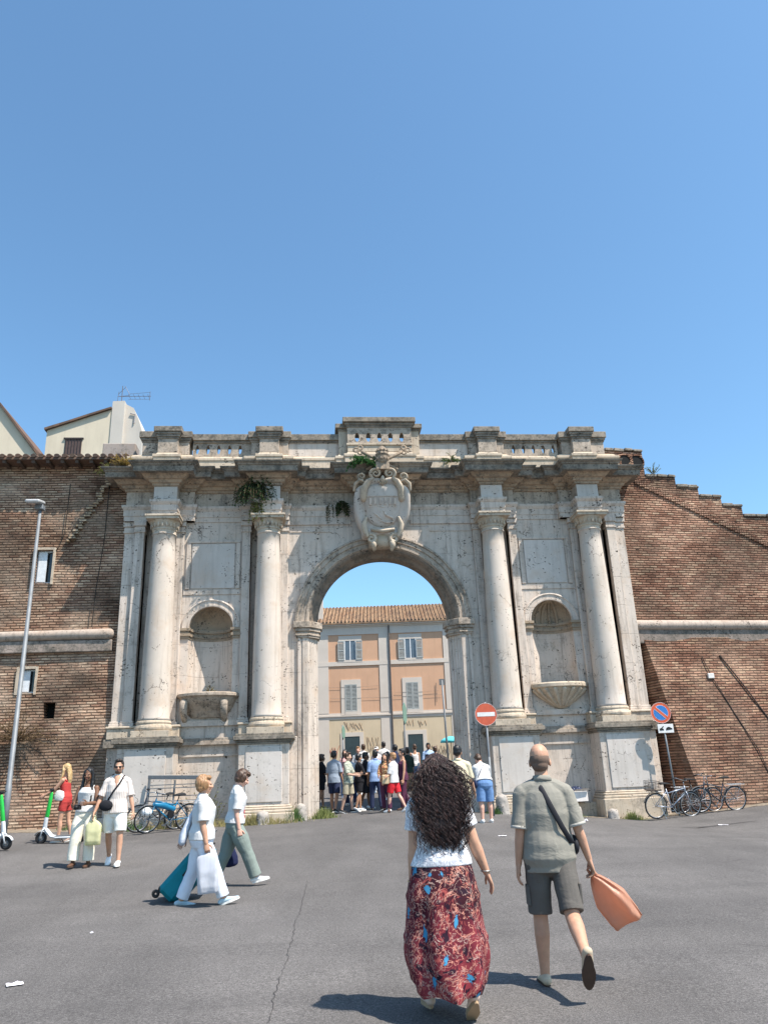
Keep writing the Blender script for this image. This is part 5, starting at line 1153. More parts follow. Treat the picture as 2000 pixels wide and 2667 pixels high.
R2, S2, I2 = person('woman with very long dark braids, white vest and cream trousers, walking to the camera', (-6.42,-8.2,H(-6.42,-8.2)), TOWARD+radians(-6), 1.69, 'f', 1.08,
  legs=(4,4,16,12), arms=((18,12,72,38),(14,14,70,34)), skin_='brown', hair=('braids','black'), top=('tank', W_, 0, .96, 1.08), bottom=('trousers', CR, .93, 1.5), shoes=(BS, M_SOLEB), vox=.0095, head=(-4,-2))
t = thing('camera', 'small black camera held at the waist by the woman with braids', 'camera', wp(S2, I2, R2, (S2[0]['palm']+S2[1]['palm'])/2+V(0,.03,-.04)), radians(170))
MB().box(-.065,.065,-.03,.03,-.045,.045).build('camera_body', KS, t, bevel=.01); m = MB(); m.loft([(0,.03,0),(0,.08,0)], [.03,.028], n=14, round_=False); m.build('lens', KS, t, smooth=True)
m = MB(); m.ell((-.17,.02,.02), (.07,.05,.10)); 
# yellow bag between them, in the man's right hand (camera left)
gr = wp(S, I, R, S[1]['palm']); 
carrier('pale yellow plastic carrier bag full of shopping hanging between the walking couple', gr, .48, .28, .17, bagmat('bag_yellow', (.74,.72,.44), .4), (0,0), radians(5), neck=.22)

# ---- blond scooter rider
R, S, I = person('blond woman in a red top with a pale bag, standing at the far electric scooter', (-8.02,-4.1,H(-8.02,-4.1)), radians(78), 1.70, 'f', .95,
  legs=(6,6,-6,8), arms=((40,6,22,0),(34,8,26,0)), skin_='tan', hair=('long','blond'), top=('tank', RT, 0, .9, 1.08), bottom=('shorts', RD if 0 else RT, .22, 1.15), shoes=(PS, M_SOLE), vox=.0095, lean=5)
t = thing('shoulder_bag', 'cream shoulder bag on the hip of the blond woman in red', 'bag', R.location, R.rotation_euler.z)
m = MB(); m.loft([lp(I, p) for p in ((-.20,.06,1.12),(-.21,.07,1.03),(-.21,.08,.95))], [(.03,.10),(.045,.13),(.035,.11)], right=(1,0,0), n=14); m.build('bag_body', cloth('cream_bag', (.66,.63,.60)), t, smooth=True)

# ---- man in beige shirt, mostly behind the curly woman, hand at his ear
R, S, I = person('dark-haired man in a beige short-sleeved shirt walking to the arch', (.72,-7.6,H(.72,-7.6)), radians(-8), 1.78, 'm', 1.1,
  legs=(10,4,-10,14), arms=((0,8,10,0),(10,10,14,-4)), skin_='tan', hair=('short','black'), top=('polo', BE, .46, .84, 1.15), bottom=('trousers', KH, .98, 1.15), shoes=(KS, M_SOLE), vox=.009, head=(-8,4))
# ---- woman in denim shorts bending by the right jamb
R, S, I = person('woman in a white T-shirt and blue denim shorts bending forward beside the right jamb', (1.92,-4.25,H(1.92,-4.25)), radians(4), 1.66, 'f', 1.15,
  legs=(-2,4,4,6), arms=((46,14,24,18),(40,8,40,22)), skin_='pink', hair=('short','brown'), top=('tee', W_, .46, .98, 1.2), bottom=('shorts', DN, .40, 1.2), shoes=(WS, M_SOLE), vox=.009, lean=28, head=(15,25))
t = thing('crossbody_bag', 'small dark crossbody bag on the bending woman in denim shorts', 'bag', R.location, R.rotation_euler.z)
m = MB(); m.loft([lp(I, p) for p in [I['up'](V(*a)) for a in ((.10,-.05,1.46),(.04,-.135,1.38),(-.06,-.155,1.24),(-.15,-.13,1.08),(-.20,-.03,1.0))]], [(.010,.004)]*5, right=(.7,0,.7), n=8, round_=False); m.build('strap', NV, t, smooth=True)
m = MB(); m.ell(lp(I, (-.235,.0,.93)), (.045,.10,.10)); m.build('pouch', NV, t, smooth=True)

# ---- the crowd in the arch
def crowd(label, x, y, face, h, sex='m', **k):
    k.setdefault('vox', .014); k.setdefault('group', 'people crowding through the arch'); return person(label, (x, y, H(x, y)), radians(face), h, sex, **k)
A_ = ((4,6,8,0),(4,6,8,0)); PH = ((20,6,70,20),(16,6,66,20))
crowd('person all in black with brown hair at the left edge of the crowd, facing right', -2.0, 3.2, -75, 1.70, 'f', fat=1.05, arms=PH, skin_='olive', hair=('bob','brown'), top=('tee', BK, .45), bottom=('shorts', BK, .30, 1.2), shoes=(KS, M_SOLE))
crowd('tall man in a grey-blue T-shirt and dark shorts, second from the left in the arch', -1.61, 2.0, -28, 1.83, arms=((4,8,10,0),(4,8,10,0)), skin_='olive', hair=('short','dark'), top=('tee', BL if 0 else GB_, .45, .84, 1.16), bottom=('shorts', NV, .36, 1.15), shoes=(KS, M_SOLE))
crowd('man in a camouflage T-shirt and khaki shorts looking at his phone under the arch', -1.19, 1.4, -115, 1.74, arms=PH, skin_='light', hair=('short','brown'), top=('tee', CM, .45, .84, 1.16), bottom=('shorts', KH, .38, 1.2), shoes=(KS, M_SOLE))
crowd('man in a black T-shirt with a pale blue face mask, arms folded', -.83, 1.8, -70, 1.68, arms=((22,6,75,30),(20,6,75,30)), skin_='olive', hair=('short','black'), top=('tee', BK, .48, .80, 1.2), bottom=('shorts', BK, .32, 1.2), shoes=(WS, M_SOLE), extra=dict(mask=cloth('mask_blue', (.4,.6,.7))))
crowd('slim person in black top and long shorts half hidden behind the masked man', -.58, 2.4, -100, 1.70, skin_='brown', hair=('short','black'), top=('tee', BK, .45), bottom=('shorts', BK, .42, 1.2), shoes=(WS, M_SOLE))
crowd('person in a pale blue shirt and navy trousers standing with one arm down', -.36, 1.0, 12, 1.74, arms=A_, skin_='brown', hair=('short','black'), top=('shirt', BL, .46, .84, 1.12), bottom=('trousers', NV, .98, 1.1), shoes=(KS, M_SOLE))
crowd('woman in a floral blouse and plum trousers holding a tan bag', -.13, .10, 160, 1.62, 'f', arms=((16,8,60,20),(16,8,60,20)), skin_='tan', hair=('long','dark'), top=('shirt', FL, .5, .9, 1.12), bottom=('trousers', PU, .95, 1.1), shoes=(BS, M_SOLEB))
t = thing('handbag', 'square tan handbag in front of the woman in the floral blouse', 'bag', (-.16,-.16,H(0,0)+.92), 0); MB().box(-.10,.10,-.05,.05,-.14,.12).build('bag_body', cloth('bag_tan', (.55,.42,.27)), t, bevel=.02); m = MB(); m.tube([(-.07,0,.12),(-.05,0,.24),(.05,0,.24),(.07,0,.12)], .008); m.build('handle', cloth('bag_tan', (.55,.42,.27)), t, smooth=True)
crowd('boy with light hair in a white T-shirt and bright red shorts', .10, .0, 55, 1.64, arms=((10,8,30,6),(10,8,30,6)), legs=(14,8,-14,18), skin_='pink', hair=('short','copper'), top=('tee', W_, .46, .86, 1.14), bottom=('shorts', RD, .34, 1.25), shoes=(WS, M_SOLE))
crowd('woman in a dark sleeveless top raising a hand to her mouth', .50, 1.1, 100, 1.76, 'f', arms=((4,6,8,0),(40,8,100,20)), skin_='tan', hair=('short','black'), top=('tank', PU, 0, .84, 1.08), bottom=('trousers', PU, .97, 1.1), shoes=(BS, M_SOLEB))
crowd('back-turned person in a dark green shirt and patterned skirt', 1.0, 4.2, 5, 1.74, 'f', skin_='tan', hair=('short','brown'), top=('tee', DG, .5, .9, 1.12), bottom=('skirt', FL, 0, 1.1, .3), shoes=(KS, M_SOLE))
crowd('person in a white T-shirt with their back turned beneath the left string of windows', -.35, 7.5, 8, 1.74, skin_='light', hair=('short','brown'), top=('tee', W_, .46), bottom=('trousers', KH, .98))
crowd('woman in a pink top facing the camera in the second row near the left door', -1.12, 6.0, 175, 1.66, 'f', skin_='light', hair=('long','dark'), top=('tee', PK, .46), bottom=('trousers', DN, .98))
crowd('red-faced man in a pale shirt facing the camera in the second row', -.60, 6.6, 170, 1.70, skin_='pink', hair=('short','copper'), top=('tee', LG, .46), bottom=('trousers', NV, .98))
crowd('person in a white cap and pale pink top in the second row', .12, 7.0, 165, 1.64, 'f', skin_='pink', hair=('short','brown'), top=('tee', cloth('cloth_palepink', (.72,.58,.58)), .46), bottom=('trousers', LD, .98), extra=dict(cap=W_))
crowd('dark-haired man in a white T-shirt, back turned, tallest head of the far row', .50, 8.2, 10, 1.78, skin_='tan', hair=('short','dark'), top=('tee', W_, .46), bottom=('trousers', DN, .98))
crowd('person in a pink striped top between the white T-shirt and the green shirt', .33, 4.6, 150, 1.58, 'f', skin_='olive', hair=('long','black'), top=('tee', PK, .46), bottom=('trousers', NV, .98))
crowd('person with black hair in a dark top at the far side of the crowd', .90, 7.6, 30, 1.70, 'f', skin_='olive', hair=('bob','black'), top=('tee', NV, .46), bottom=('trousers', BK, .98))
crowd('slim person in a white vest with brown hair near the right door', 1.72, 8.0, 0, 1.70, 'f', skin_='tan', hair=('short','brown'), top=('tank', W_, 0, .9), bottom=('trousers', DN, .98))
crowd('short dark-haired person in a plum shirt left of the blue shirt', 1.72, 4.3, 20, 1.50, 'f', skin_='olive', hair=('short','dark'), top=('tee', PU, .46), bottom=('trousers', NV, .98))
crowd('person in a bright blue shirt beside the right jamb', 2.18, 5.5, -20, 1.72, skin_='tan', hair=('short','brown'), top=('tee', cloth('cloth_sky', (.16,.34,.72)), .46), bottom=('trousers', NV, .98))
crowd('dark-skinned man in a light blue T-shirt behind the blue shirt', 2.22, 7.6, 170, 1.76, skin_='brown', hair=('short','black'), top=('tee', cloth('cloth_lightblue', (.4,.55,.78)), .46), bottom=('trousers', BK, .98))
crowd('person in a grey T-shirt behind the camouflage shirt', -1.02, 3.6, 15, 1.60, skin_='olive', hair=('short','brown'), top=('tee', LG, .46), bottom=('trousers', NV, .98))
t = thing('parasol', 'small turquoise parasol open above the far right of the crowd', 'umbrella', (3.45,9.5,H(3.1,9.5)-.0))
m = MB(); m.lathe([(.45,1.75),(.41,1.85),(.28,1.93),(.12,1.98),(.02,2.0)], n=16); m.build('canopy', cloth('cloth_turquoise', (.12,.55,.60)), t, smooth=True); m = MB(); m.rod((0,0,0),(0,0,2.02), .015); m.build('pole', KS, t)
# ================================================================== STREET OBJECTS
M_BLK = plain('black_rubber', (.018,.018,.02), .75); M_STEEL = plain('steel', (.42,.43,.45), .35, .5, .85); M_GALV = plain('galvanised', (.18,.195,.21), .6, .5, .3, .18, 4)
M_GRY = plain('painted_grey', (.13,.14,.15), .5); M_GREEN = plain('scooter_green', (.02,.45,.06), .4, .5); M_LT = plain('scooter_white', (.62,.64,.66), .45, .5)
# ---- street lamp
t = thing('street_lamp', 'tall galvanised lamp post with a flat white lamp head beside the left brick wall', 'street lamp', (-10.35,-1.35,H(-10.35,-1.35)))
m = MB(); m.loft([(0,0,-.1),(0,0,1.2),(0,0,1.21),(0,0,9.0)], [.085,.08,.07,.045], n=16, round_=False); m.build('pole', M_GALV, t, smooth=True)
m = MB(); m.box(-.14,.10,-.1,.14,9.0,9.16); m.build('bracket', M_GALV, t, bevel=.02)
mm = Matrix.Translation((-.1,-.12,9.2)) @ Matrix.Rotation(radians(12), 4, 'X'); m = MB(); m.box(-.22,.2,-.32,.22,-.04,.06, mm); o = m.build('lamp_head', plain('lamp_white', (.42,.42,.42), .4), t, bevel=.03)
m = MB(); m.box(-.17,.15,-.27,.17,-.055,-.041, mm); m.build('lens', plain('lamp_lens', (.35,.35,.36), .2, .5), o)
# ---- road signs
def disc(mb, r, y, n=40, cx=0, cz=0, th=.004): return mb.prism([(cx+r*cos(2*pi*i/n), cz+r*sin(2*pi*i/n)) for i in range(n)], y-th, y)
t = thing('road_sign', 'round red no entry sign with a white bar on a thin pole by the arch', 'road sign', (2.50,-2.35,H(2.5,-2.35)), radians(-3))
m = MB(); m.rod((0,.03,-.1),(0,.03,2.95), .028); m.rod((0,.03,0),(0,.03,1.5), .032); m.build('pole', M_GALV, t, smooth=True)
m = MB(); disc(m, .305, 0, th=.012); o = m.build('plate', plain('sign_red', (.55,.10,.045), .35, .5), t); o.location = (0,0,2.62)
m = MB(); m.box(-.245,.245,-.016,-.0125,-.055,.055); b = m.build('white_bar', plain('sign_white', (.72,.70,.68), .4), o)
m = MB(); m.torus((0,-.013,0), .298, .004, n=40, k=5); m.build('rim', plain('sign_white', (.72,.70,.68), .4), o)
m = MB(); m.box(-.07,.07,.0,.055,-.02,.02); m.box(-.07,.07,.0,.055,.18,.22) if 0 else None; m.build('clamp', M_GALV, o); 
t = thing('road_sign', 'round blue no parking sign with red rim above a small white tow-away panel', 'road sign', (7.98,-1.25,H(7.98,-1.25)), radians(-4))
m = MB(); m.rod((.10,.03,-.1),(.0,.03,3.05), .026); m.build('pole', M_GALV, t, smooth=True)
m = MB(); disc(m, .30, 0, th=.012); o = m.build('plate', plain('sign_rim_red', (.60,.10,.04), .35, .5), t); o.location = (-.02,0,2.85)
m = MB(); disc(m, .212, -.0125); m.build('blue_field', plain('sign_blue', (.03,.17,.48), .35, .5), o)
m = MB(); m.torus((0,-.013,0), .214, .004, n=40, k=5); m.torus((0,-.013,0), .294, .004, n=40, k=5); m.build('rim', plain('sign_white', (.72,.70,.68), .4), o)
m = MB(); mm = Matrix.Rotation(radians(42), 4, 'Y'); m.box(-.22,.22,-.022,-.0175,-.036,.036, mm); m.build('red_bar', plain('sign_rim_red', (.60,.10,.04), .35, .5), o)
m = MB(); m.box(-.215,.215,-.0225,-.0222,.038,.046, mm).box(-.215,.215,-.0225,-.0222,-.046,-.038, mm); m.build('bar_edge', plain('sign_white', (.72,.70,.68), .4), o)
m = MB(); m.box(-.23,.23,-.01,0,-.125,.125); o = m.build('tow_panel', plain('sign_white', (.72,.70,.68), .4), t, bevel=.004); o.location = (.06,0,2.40)
m = MB(); m.prism([(-.18,-.05),(-.06,-.05),(-.06,-.02),(-.10,.01),(-.05,.06),(-.07,.07),(-.13,.02),(-.18,.0)], -.016,-.012); m.build('tow_truck_mark', M_BLK, o)
m = MB(); m.prism([(0,-.05),(.19,-.03),(.19,.0),(.15,.02),(.10,.045),(.05,.035),(.01,.0)], -.016,-.012); m.build('towed_car_mark', M_BLK, o)
# two signs seen edge-on behind the arch
for lab, x, y, hgt, sz in (('green backs of road signs stacked on a pole behind the crowd', 1.55, 9.8, 3.4, (.11,.9)), ('narrow green sign plate on a short pole left of the drainpipe', -1.0, 12., 2.6, (.07,.6))):
    t = thing('road_sign', lab, 'road sign', (x, y, H(x, y)), radians(70)); m = MB(); m.rod((0,0,0),(0,0,hgt), .03); m.build('pole', M_GALV, t, smooth=True)
    m = MB(); mm = Matrix.Translation((0,-.04,hgt-sz[1]/2)); m.prism([(-sz[0]*3,-sz[1]*.3),(0,-sz[1]*.5),(sz[0]*3,-sz[1]*.3),(sz[0]*3,sz[1]*.25),(0,sz[1]*.5),(-sz[0]*3,sz[1]*.25)], -.01, .01); m.v = [tuple(mm @ Vector(p)) for p in m.v]; m.build('plate', plain('sign_back_green', (.16,.26,.20), .5), t)
t = thing('street_pole', 'slender grey pole standing behind the crowd near the right jamb', 'pole', (3.15,8.5,H(3.15,8.5))); m = MB(); m.rod((0,0,0),(-.08,0,4.3), .04); m.build('pole', M_GALV, t, smooth=True); m = MB(); m.box(-.2,.02,-.03,.03,4.1,4.35); m.build('fitting', M_GALV, t)
# ---- bicycles
def bicycle(label, loc, rz, fcol, tilt=6, basket=False, wheel_mat=None, mirror=False, group='bicycles parked at the foot of the gate and walls', box=False):
    t = thing('bicycle', label, 'bicycle', loc, rz, group); t.rotation_euler = (radians(tilt), 0, rz)
    r = .345; xr, xf = -.54, .54; F = []
    for x, nm in ((xr,'wheel'),(xf,'wheel')):
        m = MB(); m.torus((x,0,r), r-.018, .018, n=40, k=8); w_ = m.build('wheel', M_BLK, t, smooth=True)
        m = MB(); m.torus((x,0,r), r-.042, .010, n=40, k=6); m.build('rim', M_STEEL, w_, smooth=True)
        m = MB(); m.rod((x,-.035,r),(x,.035,r), .022)
        for i in range(24):
            a = 2*pi*i/24; b = a+.5*(1 if i % 2 else -1); m.rod((x+.02*cos(b), .02*(1 if i % 2 else -1), r+.02*sin(b)), (x+(r-.045)*cos(a), 0, r+(r-.045)*sin(a)), .0022, 4)
        m.build('spokes', M_STEEL, w_)
        m = MB(); pts = [(x+(r+.022)*cos(radians(a)), 0, r+(r+.022)*sin(radians(a))) for a in range(10 if x < 0 else 40, 175 if x < 0 else 160, 12)]; m.loft(pts, [(.028,.004)]*len(pts), right=(0,1,0), n=6, round_=False); m.build('mudguard', M_GRY, t, smooth=True)
    bb_, st, hd, sd = (-.06,0,.29), (-.22,0,.86), (.38,0,.80), (-.18,0,.72); fk = (.40,0,.70)
    m = MB(); m.rod(bb_, (-.20,0,.78), .016).rod(bb_, (.40,0,.66), .019).rod((-.17,0,.66), (.385,0,.78), .016); m.rod((.375,0,.84), (.41,0,.64), .02)
    for s in (-1, 1): m.rod((xr,s*.05,r), (bb_[0],s*.03,bb_[2]), .009).rod((xr,s*.05,r), (-.19,s*.02,.73), .008)
    m.build('frame', fcol, t, smooth=True)
    m = MB()
    for s in (-1, 1): m.tube([(.41,s*.045,.68),(.47,s*.05,.5),(xf,s*.05,r)], .010)
    m.rod((.41,-.05,.68),(.41,.05,.68), .013); m.build('fork', fcol, t, smooth=True)
    m = MB(); m.rod((.375,0,.84),(.36,0,.98), .012); m.tube([(.20,-.28,1.0),(.30,-.25,1.02),(.36,-.1,.99),(.36,.1,.99),(.30,.25,1.02),(.20,.28,1.0)], .012); hb = m.build('handlebar', M_STEEL, t, smooth=True)
    for s in (-1, 1): m = MB(); m.rod((.17,s*.285,.995),(.27,s*.262,1.015), .018); m.build('grip', M_BLK, hb, smooth=True)
    m = MB(); m.rod((-.20,0,.76),(-.225,0,.90), .013); m.loft([(-.36,0,.925),(-.28,0,.93),(-.15,0,.92),(-.06,0,.91)], [(.085,.03),(.08,.03),(.04,.022),(.02,.015)], right=(0,1,0), n=12); m.build('saddle', M_BLK, t, smooth=True)
    m = MB(); m.torus((-.06,-.05,.29), .085, .006, n=24, k=5); m.rod((-.06,-.06,.29),(.04,-.06,.15), .010).rod((-.06,.06,.29),(-.16,.06,.43), .010).box(.0,.10,-.14,-.06,.135,.155).box(-.20,-.11,.06,.14,.42,.44); m.build('pedals', M_STEEL, t)
    m = MB(); m.rod((-.06,-.05,.375),(xr,-.05,r+.03), .005).rod((-.06,-.05,.205),(xr,-.05,r-.03), .005); m.build('chain', M_BLK, t)
    m = MB()
    for s in (-1, 1): m.rod((-.82,s*.07,.73),(-.32,s*.07,.73), .006).rod((-.70,s*.07,.73),(xr,s*.06,r), .005)
    for x in (-.8,-.65,-.5,-.35): m.rod((x,-.07,.73),(x,.07,.73), .005)
    m.build('rear_rack', M_STEEL, t)
    m = MB(); m.rod((xr+.1,-.07,.33),(xr+.2,-.16,0.02), .008); m.build('kickstand', M_STEEL, t)
    if basket:
        x0 = xf-.10 if basket == 'front' else -.75; m = MB()
        for z in (.78,.86,.94,1.0):
            for q in (((x0-.02,-.17,z),(x0+.28,-.17,z)),((x0-.02,.17,z),(x0+.28,.17,z)),((x0-.02,-.17,z),(x0-.02,.17,z)),((x0+.28,-.17,z),(x0+.28,.17,z))): m.rod(q[0], q[1], .005, 5)
        for i in range(7):
            for y in (-.17, .17): m.rod((x0-.02+.05*i,y,.76),(x0-.02+.05*i,y,1.0), .004, 4)
            for x in (x0-.02, x0+.28): m.rod((x,-.17+.056*i,.76),(x,-.17+.056*i,1.0), .004, 4)
        m.box(x0-.02,x0+.28,-.17,.17,.755,.765); m.build('basket', plain('basket_dark', (.06,.05,.045), .8), t)
    if box: m = MB(); m.box(-.14,.02,-.04,.04,.35,.62); m.build('battery', M_BLK, t, bevel=.015)
    return t
FB = plain('frame_dark', (.05,.055,.07), .35, .5); FS = plain('frame_silver', (.35,.38,.45), .35, .5, .4)
bicycle('grey bicycle with a rear basket nearest the right pedestal, facing right', (7.72,-1.68,H(7.7,-1.7)), radians(8), FS, 7, basket='rear')
bicycle('dark bicycle facing left against the sloping brick foot, its chain side showing', (9.15,-1.45,H(9.1,-1.45)), radians(184), FB, -7)
bicycle('black bicycle at the back of the group, half hidden in the shade', (8.75,-1.05,H(8.7,-1.0)), radians(12), plain('frame_black', (.02,.02,.022), .4, .5), 5, box=True)
# ---- left rental e-bike with helmet, and a dark bike behind
FBL = plain('frame_blue', (.01,.16,.30), .3, .5)
t = bicycle('dark bicycle with thick tyres leaning on the metal rack', (-6.35,-1.85,H(-6.3,-1.8)), radians(218), FB, -10, group='bicycles beside the metal rack')
t = bicycle('bright blue rental e-bike lying low in front of the metal rack', (-6.0,-2.3,H(-6.0,-2.3)), radians(212), FBL, -14, box=True, group='bicycles beside the metal rack')
m = MB(); m.loft([(-.12,0,.56),(.15,0,.66),(.42,0,.70)], [(.05,.075),(.045,.07),(.04,.055)], right=(0,1,0), n=12); m.build('step_through_tube', FBL, t, smooth=True)
t = thing('bicycle_helmet', 'white vented cycle helmet hanging from the blue bike handlebar', 'helmet', (-6.42,-2.75,H(-6.4,-2.7)+.50), radians(20))
m = MB(); m.ell((0,0,.02), (.13,.16,.12), n=20, k=12); o = m.build('shell', plain('helmet_white', (.78,.80,.80), .35, .5), t, smooth=True)
for i in range(5):
    for k in (-1, 0, 1): m = MB(); m.ell((.05*k*2*.6, -.118*cos(.42*(i-2))+.0, .02+.105*sin(.45*(i-2))), (.014,.045,.014), n=8, k=6); m.build('vent', M_BLK, o)
m = MB(); m.tube([(-.1,0,-.05),(-.05,0,-.2),(.05,0,-.2),(.1,0,-.05)], .006); m.build('chin_strap', M_BLK, t)
# ---- metal rack / barrier leaning back
t = thing('metal_rack', 'grey metal frame with thin horizontal bars standing behind the bicycles', 'metal frame', (-6.05,-1.35,H(-5.9,-1.2)), radians(-14)); t.scale = (.80, 1, .86)
mm = Matrix.Rotation(radians(-6), 4, 'X'); m = MB()
for x0, x1, z0, z1 in ((-.98,-.90,-.05,1.62),(.90,.96,-.05,1.56)): m.box(x0, x1, -.03, .03, z0, z1, mm)
m.prism([(-.90,1.50),(.90,1.44),(.90,1.56),(-.90,1.62)], -.03, .03); m.box(-.04,.02,-.02,.02,.05,1.46, mm); m.build('frame', M_GRY, t, bevel=.01)
m = MB()
for z in (1.32,1.22,.98,.84,.60): m.box(-.90,.90,-.012,.012,z-.012,z+.012, mm)
m.build('bars', M_GRY, t)
# ---- scooters
def scooter(label, loc, rz, tilt=4):
    t = thing('electric_scooter', label, 'scooter', loc, rz, 'green and white rental scooters'); t.rotation_euler = (radians(tilt), 0, rz)
    for x in (.48, -.42):
        m = MB(); m.torus((x,0,.135), .098, .037, n=30, k=10); w_ = m.build('wheel', M_BLK, t, smooth=True)
        m = MB(); m.torus((x,0,.135), .055, .014, n=20, k=6); m.rod((x,-.03,.135),(x,.03,.135), .025)
        for i in range(5): a = 2*pi*i/5; m.rod((x,0,.135),(x+.055*cos(a),0,.135+.055*sin(a)), .010)
        m.build('hub', M_GALV, w_, smooth=True)
        m = MB(); pts = [(x+.155*cos(radians(a)), 0, .135+.155*sin(radians(a))) for a in range(20, 165, 14)]; m.loft(pts, [(.045,.006)]*len(pts), right=(0,1,0), n=8, round_=False); m.build('mudguard', M_LT, t, smooth=True)
    m = MB()
    for s in (-1, 1): m.tube([(.48,s*.055,.135),(.44,s*.055,.30),(.40,s*.03,.36)], .016)
    m.build('fork', M_LT, t, smooth=True)
    m = MB(); m.loft([(.41,0,.34),(.385,0,.55),(.37,0,.60)], [(.042,.05),(.04,.045),(.036,.04)], right=(0,1,0), n=14); m.build('lower_stem', M_LT, t, smooth=True)
    m = MB(); m.loft([(.372,0,.60),(.32,0,.95),(.30,0,1.10)], [(.042,.05),(.038,.045),(.032,.036)], right=(0,1,0), n=14); m.build('upper_stem', M_GREEN, t, smooth=True)
    m = MB(); m.tube([(.24,-.25,1.17),(.29,-.12,1.16),(.295,0,1.14),(.29,.12,1.16),(.24,.25,1.17)], .015); m.rod((.30,0,1.08),(.295,0,1.15), .022); hb = m.build('handlebar', M_BLK, t, smooth=True)
    m = MB(); m.box(.26,.33,-.05,.05,1.155,1.20); m.build('display', M_BLK, hb, bevel=.01)
    m = MB(); m.loft([(.36,0,.30),(.24,0,.17),(.10,0,.14),(-.30,0,.14),(-.36,0,.16)], [(.06,.04),(.085,.035),(.09,.032),(.09,.032),(.06,.03)], right=(0,1,0), n=14); m.build('deck', M_LT, t, smooth=True)
    m = MB(); m.box(-.30,.16,-.075,.075,.168,.178); m.build('foot_mat', M_GRY, t)
    m = MB(); m.rod((.05,-.08,.12),(.02,-.17,0.0), .009); m.build('kickstand', M_BLK, t)
    return t
scooter('green and white electric scooter in front of the blond woman, facing left', (-7.98,-4.3,H(-8,-4.3)), radians(172), -4)
scooter('green and white electric scooter cut off by the left edge of the picture', (-9.25,-5.35,H(-9.2,-5.3)), radians(-12), 5)
R_ = person('person in pink and red mostly outside the picture, holding the nearer scooter', (-9.66,-5.2,H(-9.6,-5.2)), radians(-90), 1.62, 'f', arms=((38,6,24,0),(38,6,24,0)), skin_='pink', hair=('short','brown'), top=('tee', cloth('cloth_pinktop', (.62,.28,.30)), .46), bottom=('shorts', RD, .36, 1.2), shoes=(WS, M_SOLE))[0]
# ---- stone bollards
def bollard(label, x, y, r, h, rz=0, lean=0):
    t = MB(); n = 14; pr = []
    for j in range(9): u = j/8; pr.append((r*(1.0-.18*u)*(sqrt(max(0, 1-((u-.7)/.3)**2)) if u > .7 else 1)+.001, -.1+(h+.1)*u))
    t.lathe(pr, (0,0), 18); o = t.build('bollard', M_BOL, None, smooth=True, vox=.025, sm=2, wr=(.02, (7,7,7), x)); o.location = (x, y, H(x, y)); o.rotation_euler = (radians(lean), 0, rz); tag(o, label, 'stone bollard', 'worn stone bollards at the foot of the gate')
M_BOL = stone('bollard_stone', (.33,.30,.27), .5, .5, joints=False, seed=16., streak=.3)
bollard('rounded grey stone bollard against the left jamb of the arch', -2.62, -.45, .19, .48)
bollard('low worn stone bollard in the weeds beside the inner left pedestal', -3.62-.0, -1.32, .20, .36)
bollard('upright stone bollard left of the bald man, by the inner right pedestal', 2.98, -1.35, .20, .55)
bollard('small broken stone stump at the foot of the outer right pedestal', 6.15, -1.25, .17, .28)
bollard('low stone block between the two right pedestals', 5.15, -.7, .30, .33)
t = thing('cardboard_box', 'white cardboard box with rubbish bags standing on the ledge under the right basin', 'box', (5.45,-.42,H(5.4,-.4)+.50), radians(12))
MB().box(-.24,.24,-.17,.17,-.1,.18).build('box_body', plain('box_white', (.66,.62,.60), .8), t, bevel=.01)
m = MB(); m.add([(-.24,-.17,.18),(.24,-.17,.18),(.26,-.28,.26),(-.22,-.30,.24)], [(0,1,2,3)]); m.add([(-.24,.17,.18),(.24,.17,.18),(.26,.30,.28),(-.26,.26,.30)], [(0,1,2,3)]); m.build('flap', plain('box_white', (.66,.62,.60), .8), t)
m = MB(); m.ell((-.03,0,.22), (.2,.14,.10)); m.build('rubbish_bag', plain('bag_darkblue', (.02,.03,.07), .4), t, vox=.02, wr=(.03, (14,14,14), 2))
# ---- litter
def litter(label, x, y, w, l, rz, mat, crumple=.02):
    m = MB(); n = 7; random.seed(int(x*100)); m.v = [((i/(n-1)-.5)*w, (j/(n-1)-.5)*l, .006+abs(noise.noise(Vector((i*.6+x*9, j*.6, 0))))*crumple) for j in range(n) for i in range(n)]; m.f = [(j*n+i, j*n+i+1, (j+1)*n+i+1, (j+1)*n+i) for j in range(n-1) for i in range(n-1)]
    o = m.build('paper_scrap', mat, None); o.location = (x, y, H(x, y)+.012*noise.noise(Vector((x*.5, y*.5, 0)))+.004); o.rotation_euler = (0,0,rz); tag(o, label, 'litter', 'litter scattered on the road')
PW = plain('paper_white', (.72,.70,.74), .7); PB = plain('paper_brown', (.28,.13,.09), .8)
litter('white torn paper alone on the asphalt in the lower left', -4.66, -16.4, .13, .09, .4, PW)
litter('white flat scrap between the denim-shorts woman and the bald man', 1.66, -6.99, .16, .09, .1, PW)
litter('white crumpled scrap in front of the outer right pedestal', 4.6, -5.3+1.9, .16, .12, .8, PW, .09)
litter('brown scrap on the road right of the bald man', 3.10, -6.9, .11, .08, .3, PB)
litter('white thin scrap on the road below the bicycles', 7.65, -4.55, .22, .08, -.2, PW)
litter('white thin scrap near the right edge of the road', 8.9, -5.35, .20, .09, .2, PW)
litter('small white speck of paper right of the teal suitcase', -4.6, -14.3, .035, .03, .2, PW)
